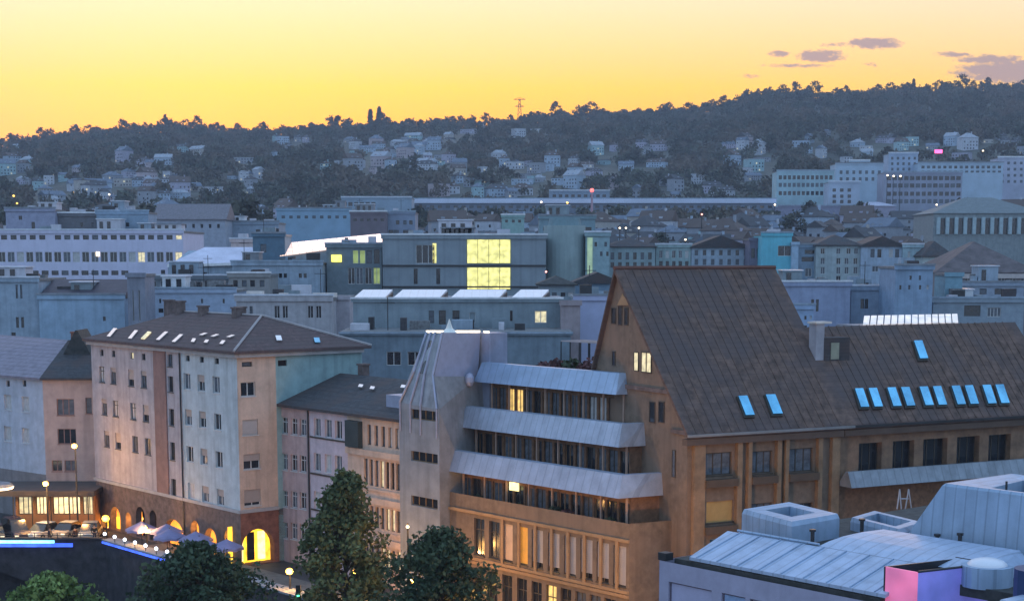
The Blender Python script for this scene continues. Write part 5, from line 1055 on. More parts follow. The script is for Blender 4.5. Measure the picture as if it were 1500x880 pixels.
# ------------------------------------------------------------------ trees
BARK = mat('bark', (.09, .07, .055), var=.3, scale=3)
def leafmat(name, col, tint): return mat(name, col, rough=.7, var=.35, scale=.9, tint2=tint, spec=.25)
LF_DK = leafmat('dark_green_leaves', (.045, .075, .042), (.065, .085, .04))
LF_MID = leafmat('mid_green_leaves', (.13, .145, .06), (.065, .09, .04))
LF_LT = leafmat('light_green_leaves', (.17, .24, .07), (.10, .16, .05))
LF_FAR = mat('hill_foliage', (.078, .090, .072), var=.7, scale=.09, tint2=(.14, .11, .085), rough=.8, spec=.15, coords='Object')
def rv(): return Vector((R.gauss(0, 1), R.gauss(0, 1), R.gauss(0, 1))).normalized()
def leaf_quads(mb, c, n, spread, size, flat=1.0):
    for _ in range(n):
        d = rv() * spread * (R.random() ** .45); d.z *= flat
        p = c + d; a = rv() * size * R.uniform(.6, 1.2); e = a.cross(rv()).normalized() * size * R.uniform(.4, .8)
        mb.quad(p - a, p + e, p + a, p - e)
def crown(h, env, z0, clumps, nleaf, spread, size, trunk=True, flat=.75):
    """limbs reach out to an envelope env(t); leaf clumps at their ends"""
    mb = MB(); tb = MB(); tb.tube((0, 0, -.3), (0, 0, z0), h * .022, h * .017, 8); tb.tube((0, 0, z0), (R.uniform(-.2, .2), 0, h * .92), h * .017, h * .004, 7)
    for i in range(clumps):
        t = (i + R.random()) / clumps; z = z0 + (h - z0) * t; r = env(t) * R.uniform(.45, 1.18); a = R.uniform(0, 6.283)
        c = Vector((math.cos(a) * r, math.sin(a) * r, z))
        if i % 2 == 0 and r > .5: tb.tube((0, 0, z0 + (z - z0) * .75), c, h * .007, h * .002, 5)
        leaf_quads(mb, c, nleaf, spread * R.uniform(.7, 1.25), size, flat)
        leaf_quads(mb, c * .55 + Vector((0, 0, z * .45)), nleaf // 3, spread, size, flat)
    return mb, tb
def tree(name, loc, cr, m, label, group=None, rz=0, sc=1.0, cat='tree'):
    root = link(bpy.data.objects.new(name, None)); root.location = loc; root.rotation_euler = (0, 0, rz); root.scale = (sc, sc, sc); tag(root, label, cat, group)
    link(bpy.data.objects.new('crown', cr[0]), root); link(bpy.data.objects.new('trunk', cr[1]), root); return root
def meshes(c, m): return (c[0].mesh('crown', m), c[1].mesh('trunk', BARK))
def gp(px, Y, z=ZST): p = W(px, 860, Y); return Vector((p.x, Y, z))
env_cone = lambda t: 3.9 * (1 - t) ** .62 * (1.0 if t > .08 else .7)
cA = crown(11.6, env_cone, 1.2, 125, 78, .85, .19)
tree('lime_tree', gp(508, 110, 1.7), meshes(cA, LF_MID), None, 'tall tapering green tree in front of the pink terraced house')
env_r = lambda t: 3.2 * math.sin(math.pi * min(1, max(.08, t * .88 + .12))) ** .6
cB = crown(9.8, env_r, 2.0, 105, 78, .85, .19)
tree('maple_tree', gp(645, 97, 1.7), meshes(cB, LF_DK), None, 'round dark green tree below the grey stair tower')
cC = crown(8.6, lambda t: 4.4 * math.sin(math.pi * min(1, max(.08, t * .85 + .15))) ** .6, 1.6, 120, 75, 1.1, .20)
mC = meshes(cC, LF_DK)
tree('lime_tree', gp(290, 108, .1), mC, None, 'dark bushy tree standing at the end of the dotted light rail')
tree('lime_tree', gp(372, 104, -1.6), mC, None, 'low dark tree below the glowing yellow arch', rz=2, sc=.75)
cD = crown(6.5, lambda t: 3.3 * math.sin(math.pi * min(1, max(.08, t * .85 + .15))) ** .6, 1.2, 90, 75, .9, .20); mD = meshes(cD, LF_LT)
tree('willow_bush', gp(72, 104, .9), mD, None, 'light green lamp-lit tree in front of the dark bridge')
tree('willow_bush', gp(165, 100, -1.0), mD, None, 'lower light green bushy tree between the dark bridge and the dark tree', rz=1, sc=.8)
tree('willow_bush', gp(215, 100, -1.8), mD, None, 'small light green tree crown peeping up beside the dark tree', rz=2, sc=.7)
tree('lime_tree', gp(450, 99, -1.0), mC, None, 'dark low tree at the foot of the tall tapering tree, on its street lamp side', rz=4, sc=.75)
tree('lime_tree', gp(575, 99, -2.0), mC, None, 'dark low tree filling the gap between the tapering tree and the round tree', rz=5, sc=.75)

# plants on the stepped terraces and roof
k = 0
for (px, py, b, r, m, lb) in [(700, 741, .9, .45, LEAF_A, 'green shrub at the end of the lowest terrace next to the grey tower'), (760, 752, .9, .4, LEAF_A, 'dark shrub under the small bright window of the lowest terrace'),
                              (812, 758, .9, .55, LEAF_A, 'big dark shrub midway along the lowest terrace'), (832, 762, .9, .5, LEAF_R, 'reddish shrub right of the big dark one on the lowest terrace'),
                              (893, 770, .9, .45, LEAF_A, 'dark shrub near the outer corner of the lowest terrace')]:
    p = D0.hit(px, py, (0, b, 0), (0, 1, 0)); q = D0.M @ Vector((p.x, b, zPar - .9)); shrub(q, r, m, lb, None)
for i, (px, r, m, lb) in enumerate([(798, .5, LEAF_R, 'red-brown shrub farthest from the gable on the top roof terrace'), (815, .6, LEAF_R, 'wide red-brown shrub on the top roof terrace'), (838, .65, LEAF_A, 'dark green shrub on the top roof terrace'), (858, .6, LEAF_R, 'red-brown shrub next to the brown gable on the top roof terrace'), (872, .75, LEAF_R, 'tall red-brown shrub touching the brown gable on the top roof terrace')]):
    p = D0.hit(px, 530, (0, 7.5, 0), (0, 1, 0)); q = D0.M @ Vector((p.x, 7.5, levels[2][3] + .3)); shrub(q, r * 1.3, m, lb, None, 220)
tr_ = thing('roof_pergola', FC, 'thin metal pergola with pale slats on the top terrace beside the brown gable', 'pergola')
p0 = D0.hit(822, 500, (0, 9, 0), (0, 1, 0)); p1 = D0.hit(876, 500, (0, 9, 0), (0, 1, 0)); zf = levels[2][3] + .3; mb = MB()
for s in span(p0.x, p1.x, 5): mb.tube((s, 9, zf), (s, 9, p0.z), .05, n=5); mb.tube((s, 11, zf), (s, 11, p0.z), .05, n=5)
mb.obj('post', METAL_D, tr_); mb = MB()
for q in range(5): mb.box(p0.x, p1.x, 9 + q * .5, 9.12 + q * .5, p0.z, p0.z + .08)
mb.obj('slats', mat('pinkish_slat', (.45, .36, .36)), tr_)

# ------------------------------------------------------------------ hillside: zones by what one can find near them
ZONES = [(70, 'near the two amber lamps'), (150, 'above the white office roof rooms'), (225, 'above the end of the white office'), (300, 'under the single ridge cypress'), (380, 'beyond the pink slope lamp'),
         (460, 'above the round park trees'), (522, 'under the lone ridge poplar'), (600, 'under the twin ridge conifers'), (690, 'just past the twin ridge conifers'), (735, 'short of the pylon'), (800, 'under the pylon'), (855, 'behind the red-lit mast'),
         (918, 'around the gabled aqua villa'), (1000, 'by the grey twin villa'), (1075, 'under the faint first cloud'), (1140, 'uphill of the aqua slab'), (1215, 'below the two round clouds'), (1300, 'below the highest cloud'), (1395, 'near the magenta sign'), (9999, 'under the big grey cloud')]
def zone(px):
    for a, s in ZONES:
        if px < a: return s
def tier(py): return 'high up' if py < 212 else 'mid-slope' if py < 248 else 'low down' if py < 292 else 'townside' if py < 325 else 'in town'
USED = set(); HOUSES = []
WALLS = [('white', (.50, .52, .60)), ('pale-blue', (.38, .47, .60)), ('lilac', (.42, .40, .52)), ('grey', (.30, .32, .38)), ('aqua', (.32, .48, .54)), ('beige', (.42, .39, .38)), ('pinkish', (.46, .38, .42))]
ROOFS = [('dark', (.06, .06, .07)), ('brown', (.095, .068, .062)), ('pale-grey', (.34, .36, .42)), ('slate-blue', (.14, .17, .23))]
SIZES = [('small', 9, 6, 8), ('tall', 10, 10, 9), ('broad', 17, 7, 10), ('narrow', 7, 8, 9), ('long', 22, 6, 10), ('squat', 12, 4.5, 9), ('large', 15, 11, 12)]
HMESH = {}
def house(px, py, label=None, wallc=None, roofc=None, size=None, style=None, loc=None, group='houses on the hillside', name='hillside_house'):
    for tries in range(60):
        wc_ = wallc if wallc is not None and tries < 1 else R.choice([0, 0, 1, 1, 2, 3, 3, 4, 5, 6]); rc_ = roofc if roofc is not None and tries < 10 else R.randrange(4)
        sz = size if size is not None and tries < 20 else R.randrange(7); st = style if style is not None and tries < 30 else R.choice(['hip', 'gable', 'gable', 'flat'])
        rn = ROOFS[rc_][0]; lb = label or f"{SIZES[sz][0]} {WALLS[wc_][0]} house, {rn} {'flat' if st == 'flat' else 'hipped' if st == 'hip' else 'pitched'} roof, {tier(py)} {zone(px)}"
        if lb not in USED: break
    USED.add(lb)
    p = loc if loc is not None else ground_hit(px, py + 6)
    key = (wc_, rc_, sz, st)
    if key not in HMESH:
        _, w, h, d = SIZES[sz]; wm = mat('house_wall_' + WALLS[wc_][0].replace(' ', '_'), WALLS[wc_][1], scale=.2, streak=.2); rm = mat('house_roof_' + rn.replace(' ', '_'), ROOFS[rc_][1], scale=.4)
        m = MB(); wall(m, (-w/2, 0), (w/2, 0), -4, h); wall(m, (w/2, 0), (w/2, d), -4, h); wall(m, (w/2, d), (-w/2, d), -4, h); wall(m, (-w/2, d), (-w/2, 0), -4, h)
        if st == 'gable':
            if w >= d: m.tri((-w/2, 0, h), (-w/2, d, h), (-w/2, d/2, h + d*.38)); m.tri((w/2, 0, h), (w/2, d, h), (w/2, d/2, h + d*.38))
            else: m.tri((-w/2, 0, h), (w/2, 0, h), (0, 0, h + w*.4))
        m.k = 1; nf = max(1, int(h // 2.9)); nw = max(2, int(w // 2.8))
        for f_i in range(nf):
            for k in range(nw):
                if (k * 7 + f_i * 3 + sz) % 5 == 4: continue
                x = -w/2 + w * (k + .5) / nw; z = .9 + f_i * 2.9; m.k = 2 if (k * 5 + f_i * 11 + sz * 3 + wc_) % 17 == 3 else 1; m.box(x - .55, x + .55, -.06, -.01, z, z + 1.4)
        if st != 'flat' and w >= d:
            m.k = 0
            for k in range(1, max(2, int(w // 5))): x = -w/2 + w * k / max(2, int(w // 5)); m.box(x - .8, x + .8, .8, 2.6, h + .3, h + 1.9)
            m.box(w * .2, w * .2 + .9, d/2 - .4, d/2 + .4, h + 1, h + min(w, d) * .4 + 1.0)
        wme = m.mesh('wall', [wm, G_DARK, G_LITP])
        if st == 'flat': rmb = MB().box(-w/2 - .3, w/2 + .3, -.3, d + .3, h + .01, h + .5)
        else: rmb = hip_roof(-w/2, w/2, 0, d, h, (min(w, d)) * .4, ov=.5, gable=st == 'gable')
        HMESH[key] = (wme, rmb.mesh('roof', rm))
    o = link(bpy.data.objects.new(name, None)); o.location = (p.x, p.y, p.z if loc is not None else T(p.x, p.y)); o.rotation_euler = (0, 0, R.uniform(-.95, .95)); sc_ = R.uniform(.5, .82) if loc is None else R.uniform(.6, .9); o.scale = (sc_,) * 3; tag(o, lb, 'house', group)
    link(bpy.data.objects.new('wall', HMESH[key][0]), o); link(bpy.data.objects.new('roof', HMESH[key][1]), o)
    HOUSES.append((px, py, SIZES[sz][1] * FE / p.y / 2, p.y)); return o
SPOTS = [(38, 250), (28, 262), (20, 228), (84, 258), (60, 276), (72, 290), (110, 268), (135, 282), (150, 276), (160, 292), (178, 272), (190, 262), (205, 240), (218, 238), (198, 250), (212, 268), (226, 274), (240, 264), (236, 290), (205, 292), (262, 282), (282, 276),
         (240, 232), (310, 278), (355, 234), (362, 270), (350, 258), (372, 278), (270, 212), (405, 205), (420, 214), (440, 206), (404, 228), (455, 212), (486, 240), (520, 244), (505, 200), (512, 212), (548, 208), (560, 216), (556, 232), (572, 238), (588, 212), (600, 206), (612, 214), (585, 228),
         (630, 212), (640, 206), (655, 204), (648, 226), (662, 230), (622, 238), (640, 240), (610, 198), (676, 262), (690, 266), (670, 252), (705, 246), (716, 268), (735, 278), (700, 284), (660, 282), (735, 228), (752, 240), (785, 246), (792, 258), (770, 262), (762, 280), (810, 236), (835, 242), (838, 254), (815, 262), (842, 268),
         (865, 246), (872, 256), (924, 240), (965, 244), (968, 268), (1000, 272), (1020, 262), (985, 284), (1040, 278), (900, 276), (930, 286), (1060, 284), (1088, 218), (1096, 252), (1118, 216), (1125, 230), (1108, 262), (1082, 240), (1100, 208), (1168, 214), (1186, 222), (1180, 208), (1258, 206), (1276, 216), (1292, 200), (1268, 228),
         (1322, 214), (1340, 206), (1360, 218), (1385, 206), (1400, 228), (1415, 212), (1452, 208), (1474, 214), (1490, 206), (1496, 224), (1465, 200), (1240, 230), (1205, 230), (1060, 212), (1210, 198)]
for px, py in SPOTS: house(px + R.uniform(-7, 7), py + R.uniform(-5, 5))
for k in range(75):
    px, py = R.choice(SPOTS[:66]); house(px + R.gauss(0, 16), min(292, max(195, py + R.gauss(0, 8))))
house(684, 190, 'wide lilac house with pale roof right on the ridge before the pylon', 2, 2, 4, 'flat'); house(706, 184, 'tall lilac ridge house touching the sky before the pylon', 2, 0, 1, 'gable')
house(762, 196, 'wide white ridge block standing directly under the pylon', 0, 2, 6, 'flat'); house(784, 190, 'white flat-roofed ridge house just beyond the pylon foot', 0, 2, 2, 'flat')
house(876, 222, 'tall aqua villa with big gable on the wooded slope', 4, 2, 6, 'gable'); house(902, 216, 'lilac-white wing standing next to the gabled aqua villa', 2, 1, 1, 'gable'); house(880, 236, 'aqua low house directly below the gabled aqua villa', 4, 3, 5, 'flat')
house(938, 214, 'pale lilac twin villa with balconies, its taller half', 2, 0, 6, 'gable'); house(964, 216, 'pale lilac twin villa, its lower gabled half', 2, 1, 2, 'gable'); house(948, 220, 'grey stepped house in the middle of the lilac twin villa', 3, 0, 1, 'hip')
house(1108, 246, 'long aqua hillside house with stepped white terrace', 4, 2, 6, 'flat')
# town houses between the blocks
def clear(px, Y, w):
    for (x, y, L, d) in BLK:
        p0 = 750 + FE * x / y; p1 = 750 + FE * (x + L) / y
        if y - 14 < Y < y + d + 14 and p0 - w < px < p1 + w: return False
    return True
n = 0; tries = 0; placed = []
while n < 255 and tries < 9000:
    tries += 1
    Y = 360 + 540 * R.random() ** .8; px = R.uniform(-110, 1640) if R.random() < .55 else R.uniform(880, 1300)
    if 250 < px < 880 and Y < 470 or not clear(px, Y, 20): continue
    if 600 < px < 1140 and Y > 700: continue
    if any(abs(px - a) < 7000 / Y and abs(Y - b) < 16 for a, b in placed): continue
    X = (px - 750) / FE * Y; z = T(X, Y)
    py = 375 - (z + 8 - H_CAM) * FE / Y
    if py > 368: continue
    placed.append((px, Y)); n += 1
    house(px, py, roofc=R.choice([0, 0, 1, 1, 3]), wallc=R.choice([0, 1, 3, 3, 5, 2]), style=R.choice(['hip', 'gable', 'gable']), loc=Vector((X, Y, z)), group='houses of the town', name='town_house')

# individual trees of the hill and the town
far = [meshes(crown(h_, lambda t, r=r_: r * math.sin(math.pi * min(1, max(.1, t * .86 + .14))) ** .6, h_ * .18, 26, 16, 1.9, .85), LF_FAR) for h_, r_ in ((13, 5.2), (15, 4.6), (11, 5.6), (14, 6.2), (12, 4.2))]
cyp = meshes(crown(16, lambda t: 2.2 * (1 - t) ** .4, .6, 50, 22, 1.0, .8), LF_FAR); con = meshes(crown(20, lambda t: 4.6 * (1 - t) ** .8, 1.5, 70, 24, 1.3, .8), LF_FAR)
def htree(px, Y, me, name, label, group=None, sc=1.0, dz=0):
    X = (px - 750) / FE * Y; return tree(name, (X, Y, T(X, Y) - .3 + dz), me, None, label, group, R.uniform(0, 6), sc)
htree(248, 1870, cyp, 'cypress_tree', 'single dark cypress standing above the ridge woods', sc=1.25); htree(237, 1870, cyp, 'cypress_tree', 'short cypress just before the single tall cypress', sc=.8)
htree(496, 1880, cyp, 'poplar_tree', 'lone slim poplar on the ridge between the cypress and the twin conifers', sc=1.2)
htree(545, 1870, con, 'conifer_tree', 'darker of the twin tall conifers on the ridge', sc=1.25); htree(558, 1880, con, 'conifer_tree', 'taller reddish one of the twin ridge conifers', sc=1.35)
htree(596, 1880, cyp, 'cypress_tree', 'small cypress on the ridge just past the twin conifers', sc=.8); htree(1330, 1880, con, 'conifer_tree', 'pointed conifer on the high wooded ridge under the cloud gap', sc=.9)
px = -110
while px < 1620:
    s = R.choice([.6, .75, .9, 1.05, 1.3]) * R.uniform(.9, 1.1)
    if R.random() < .93: htree(px, 1885 + R.uniform(-35, 20), R.choice(far), 'broadleaf_tree', 'dark broadleaf tree on the skyline ridge, ' + zone(px), 'ridge trees ' + zone(px), s)
    px += R.uniform(6, 11.5)
def houseclear(px, py, Y, w=6):
    for (hx, hy, hw, hY) in HOUSES:
        if Y < hY + 6 and hY - Y < 330 and abs(px - hx) < hw + w * .8 and -3 < py - hy < 12: return False
    for (x, y, L, d) in BLK:
        if y < 700: continue
        p0 = 750 + FE * x / y; p1 = 750 + FE * (x + L) / y
        if y - 120 < Y < y + 16 and p0 - 6 < px < p1 + 6: return False
    return True
n = 0
while n < 75:
    px = R.uniform(-10, 1510); Y = R.uniform(930, 1700); X = (px - 750) / FE * Y; py = 375 - (T(X, Y) + 5 - H_CAM) * FE / Y
    if not houseclear(px, py, Y): continue
    htree(px, Y, R.choice(far), 'broadleaf_tree', 'dark rounded tree on the wooded slope, ' + zone(px), 'slope trees ' + zone(px), R.uniform(.9, 1.3)); n += 1
for i, (px, Y, s) in enumerate([(222, 560, 1.35), (230, 500, .9), (365, 560, 1.5), (352, 600, 1.1), (20, 640, 1.1), (388, 640, .9), (1162, 640, .9), (1185, 660, 1.0), (1240, 560, .8), (1392, 560, 1.2), (1410, 600, 1.3), (1436, 620, 1.2), (1130, 420, .55), (1175, 420, .6), (1208, 430, .7), (1225, 430, .6), (1320, 430, .7), (1335, 440, .8), (1352, 470, .8), (1060, 560, .8), (968, 560, .7), (880, 640, .8), (1260, 700, 1.1), (1280, 690, .9), (1342, 480, .7), (1480, 400, .5)]):
    htree(px, Y, R.choice(far), 'broadleaf_tree', 'dark town tree between the roofs, ' + (['largest round one beside', 'smaller one beside', 'big dark one beyond', 'one crowding', 'single one near'][i % 5]) + ' ' + zone(px).split(' ', 1)[1], 'trees between the town roofs ' + zone(px), s)

# the mass of the wood behind and between them
def mass(name, label, pts, m):
    import numpy as np
    base = []
    for k in range(4):
        mb = MB(); rr = R.uniform(4.8, 6.2)
        for j in range(13):
            d = rv(); d.z = abs(d.z) * .9; leaf_quads(mb, Vector((d.x * rr * .7, d.y * rr * .7, 4.5 + d.z * rr * .8)), 6, 2.4, 1.25)
        base.append(np.array(mb.v))
    V = []
    for (x, y, z, s) in pts:
        b = base[R.randrange(4)]; a = R.uniform(0, 6.28); c, sn = math.cos(a) * s, math.sin(a) * s
        V.append(np.stack([b[:, 0] * c - b[:, 1] * sn + x, b[:, 0] * sn + b[:, 1] * c + y, b[:, 2] * s * R.uniform(.8, 1.25) + z], 1))
    V = np.concatenate(V); nq = len(V) // 4
    me = bpy.data.meshes.new(name); me.vertices.add(len(V)); me.vertices.foreach_set('co', V.ravel()); me.loops.add(nq * 4); me.loops.foreach_set('vertex_index', np.arange(nq * 4)); me.polygons.add(nq); me.polygons.foreach_set('loop_start', np.arange(0, nq * 4, 4)); me.update(); me.validate(); me.materials.append(m)
    o = link(bpy.data.objects.new(name, me)); tag(o, label, kind='stuff'); o['category'] = 'woods'; return o
pts = []
while len(pts) < 8000:
    Y = 900 + 1010 * R.random() ** .9; px = R.uniform(-140, 1660); X = (px - 750) / FE * Y; z = T(X, Y); py = 375 - (z + 5 - H_CAM) * FE / Y
    if not houseclear(px, py, Y): continue
    pts.append((X, Y, z - 1, R.uniform(.6, 1.25)))
mass('woods', 'dark continuous woods covering the far hillside', pts, LF_FAR)
pts = []
while len(pts) < 260:
    Y = R.uniform(690, 748); px = R.uniform(602, 1136); X = (px - 750) / FE * Y; pts.append((X, Y, T(X, Y) - 1, R.uniform(.6, 1.05)))
while len(pts) < 980:
    Y = 400 + 480 * R.random(); px = R.uniform(-140, 1660); X = (px - 750) / FE * Y; z = T(X, Y)
    if not clear(px, Y, 6) or (250 < px < 880 and Y < 520) or any(abs(px - a) < 6000 / Y and -26 < Y - b < 4 for a, b in placed): continue
    pts.append((X, Y, z - 1, R.uniform(.35, .75)))
mass('town_greenery', 'dark shrubbery and small trees filling the gaps between town roofs', pts, LF_FAR)

# power pylon on the ridge
Yp = 1885; Xp = (761 - 750) / FE * Yp; zp = T(Xp, Yp)
mb = MB(); hp = (375 - 150) * Yp / FE + H_CAM - zp; n = 7
for i in range(n):
    a = 1 - i / n * .78; b = 1 - (i + 1) / n * .78; z0 = hp * i / n; z1 = hp * (i + 1) / n; w = 3.0
    for sx_, sy_ in ((1, 1), (-1, 1), (-1, -1), (1, -1)): mb.tube((sx_ * w * a, sy_ * w * a, z0), (sx_ * w * b, sy_ * w * b, z1), .28, n=4)
    for s in (1, -1): mb.tube((s * w * a, -w * a, z0), (-s * w * b, -w * b, z1), .2, n=4)
for z, w in ((hp * .97, 6.5), (hp * .72, 5)): mb.tube((-w, 0, z), (w, 0, z), .35, n=4); mb.tube((-w, 0, z), (0, 0, z + 2.2), .2, n=4); mb.tube((w, 0, z), (0, 0, z + 2.2), .2, n=4)
o = mb.obj('power_pylon', mat('rusty_steel', (.12, .07, .05))); o.location = (Xp, Yp, zp); tag(o, 'lattice power pylon rising above the ridge into the yellow sky', 'pylon')
# ------------------------------------------------------------------ street lamps, near and far
def lamp(px, py, Y, m, label, r=None, h=None, arm=False, energy=0, col=(1, .5, .14), ground=None):
    p = W(px, py, Y); z0 = ground if ground is not None else T(p.x, p.y)
    if Y > 900: z0 = min(z0, p.z - 4)
    r = r or 1.25 * Y / FE
    o = link(bpy.data.objects.new('street_lamp', None)); o.location = (p.x, p.y, z0); tag(o, label, 'street lamp'); hh = max(2.5, p.z - z0)
    MB().tube((0, .25, 0), (0, .25, hh + .2), .09 if Y < 300 else .2, .06 if Y < 300 else .14, 6).tube((0, .25, hh + .2), (0, 0, hh + .18), .05, n=5).obj('pole', METAL_D, o)
    MB().ball((0, 0, hh), r, 8, .85).obj('lantern', m, o)
    if energy:
        ld = bpy.data.lights.new('lamp_light', 'POINT'); ld.energy = energy; ld.color = col; ld.shadow_soft_size = r; lo = bpy.data.objects.new('lamp_light', ld); COL.objects.link(lo); lo.parent = o; lo.location = (0, -r - .25, hh)
    return o
lamp(109, 653, 151, LAMP, 'tall street lamp glowing orange in front of the pink corner house', r=.28, energy=380)
lamp(67, 708, 149, LAMP, 'lower street lamp with orange glow above the shop pavilion roof', r=.28, energy=1300)
lamp(424, 838, 121, LAMP, 'small orange globe street lamp beside the glowing yellow arch', r=.30, energy=260)
lamp(155, 767, 146, mat('lamp_glow_yellow', (1, .8, .2), emit=(1, .62, .05), estr=4), 'short yellow lamp at the corner where the river wall meets the arcade', r=.36, energy=150)
lamp(597, 771, 112, LAMPW, 'little white wall-height lamp in front of the peach facade', r=.12, energy=60)
lamp(603, 850, 113, LAMP, 'orange lamp between the tapering tree and the round tree', r=.22, energy=1500)
lamp(520, 838, 121, LAMP, 'orange lamp hidden behind the tapering tree', r=.2, energy=900)
lamp(742, 900, 100, LAMP, 'orange lamp at the foot of the brown terraced building', r=.2, energy=1500)
lamp(880, 905, 91, LAMP, 'orange lamp in the street before the brown corner', r=.2, energy=800)
lamp(1008, 872, 99, LAMP, 'orange lamp hidden behind the lilac wall by the brown building', r=.2, energy=1700)
lamp(215, 815, 141, LAMP, 'lamp on the terrace in front of the arcade', r=.12, energy=420)
for (px, py, Y, m, lb) in [(53, 269, 1150, LAMPW, 'yellow-white street lamp low on the hill near the office end'), (78, 257, 1200, LAMPW, 'white lamp just up the hill from the yellow-white one'), (20, 287, 900, LAMP, 'upper of two amber street lamps beside the office roof room'), (25, 298, 850, LAMP, 'lower of two amber street lamps beside the office roof room'),
    (160, 285, 900, LAMPW, 'white lamp above the second office roof room'), (276, 265, 1150, mat('lamp_glow_salmon', (1, .5, .4), emit=(1, .32, .25), estr=4), 'single pink street lamp on the dark slope'), (346, 270, 1100, LAMPW, 'faint pale lamp on the slope above the park trees'), (687, 232, 1350, LAMP, 'orange lamp halfway up the slope near the pylon'),
    (1048, 201, 1500, LAMPR, 'small red light in the woods under the first cloud'), (1140, 168, 1700, LAMPW, 'tiny pale light high in the woods'), (1440, 221, 1050, LAMPW, 'yellow-white lamp above the wide pale blue block'), (1300, 257, 770, LAMPW, 'brightest of three white lamps at the grey-violet block'), (1309, 258, 770, LAMPW, 'middle one of three white lamps at the grey-violet block'), (1319, 258, 770, LAMPW, 'last of three white lamps at the grey-violet block'),
    (1028, 314, 560, mat('lamp_glow_salmon', (1, .5, .4)), 'pink lamp among dark roofs below the station roof'), (1004, 351, 345, LAMPW, 'white lamp over the green-grey apartment roofs'), (1042, 352, 345, LAMPW, 'second white lamp over the pale blue-grey apartments'), (800, 398, 258, mat('lamp_glow_salmon', (1, .5, .4)), 'pinkish lamp on the wall of the modern building'),
    (908, 334, 450, LAMPW, 'pale lamp in the dark row beyond the teal-grey block'), (917, 334, 450, LAMPW, 'second pale lamp in the dark row beyond the teal-grey block'), (936, 334, 450, LAMPW, 'third pale lamp in the dark row, a bit apart'), (1152, 412, 240, LAMPW, 'small white lamp at the edge of the violet-blue roof'), (1435, 364, 300, LAMPW, 'white light on the slope of the wide brown roof'),
    (793, 296, 750, LAMPW, 'yellowish lamp in front of the station roof'), (831, 297, 750, LAMP, 'orange lamp in front of the station roof'), (1135, 300, 740, LAMPW, 'white lamp at the end of the station roof'), (107, 282, 1000, LAMP, 'small amber lamp between the hill houses'), (590, 238, 1300, LAMP, 'faint amber lamp among the pale hill houses'), (1372, 300, 560, LAMPW, 'small white lamp near the columned hall'), (820, 262, 1100, LAMPW, 'small white lamp on the lower slope behind the mast')]:
    lamp(px, py, Y, m, lb, r=(1.5 if Y < 1000 else 1.3) * Y / FE)
p = W(867, 300, 740); o = link(bpy.data.objects.new('signal_mast', None)); o.location = (p.x, p.y, T(p.x, p.y)); tag(o, 'slim pink mast topped by a red light, in front of the station roof', 'mast'); hh = W(867, 279, 740).z - T(p.x, p.y)
MB().tube((0, 0, 0), (0, 0, hh), .7, .5, 6).obj('pole', mat('pinkish_mast', (.5, .30, .36)), o); MB().ball((0, 0, hh), .9, 8).obj('light', LAMPR, o)
p = W(1375, 222, 860); o = link(bpy.data.objects.new('roof_sign', None)); o.location = p; tag(o, 'small magenta lit sign over the pale blue hillside blocks', 'sign'); MB().box(-1.9, 1.9, 0, .4, -.9, .9).obj('panel', LAMPP, o); MB().box(-.2, .2, .1, .3, -14, -.92).obj('post', METAL_D, o)
p = W(437, 869, 110); o = link(bpy.data.objects.new('traffic_light', None)); o.location = (p.x, p.y, ZST); tag(o, 'traffic light showing green between the dark trees', 'traffic light'); hh = p.z - ZST
MB().tube((0, .15, 0), (0, .15, hh + .5), .06, n=6).obj('pole', METAL_D, o); hb = MB().box(-.16, .16, -.1, .14, hh - .35, hh + .6).obj('signal_head', METAL_D, o)
for dz, mt in ((0, mat('green_signal', (.1, 1, .4), emit=(.10, 1, .45), estr=5)), (.25, METAL_D), (.45, METAL_D)): MB().ball((0, -.13, hh - .12 + dz), .10, 8).obj('lens', mt, hb)

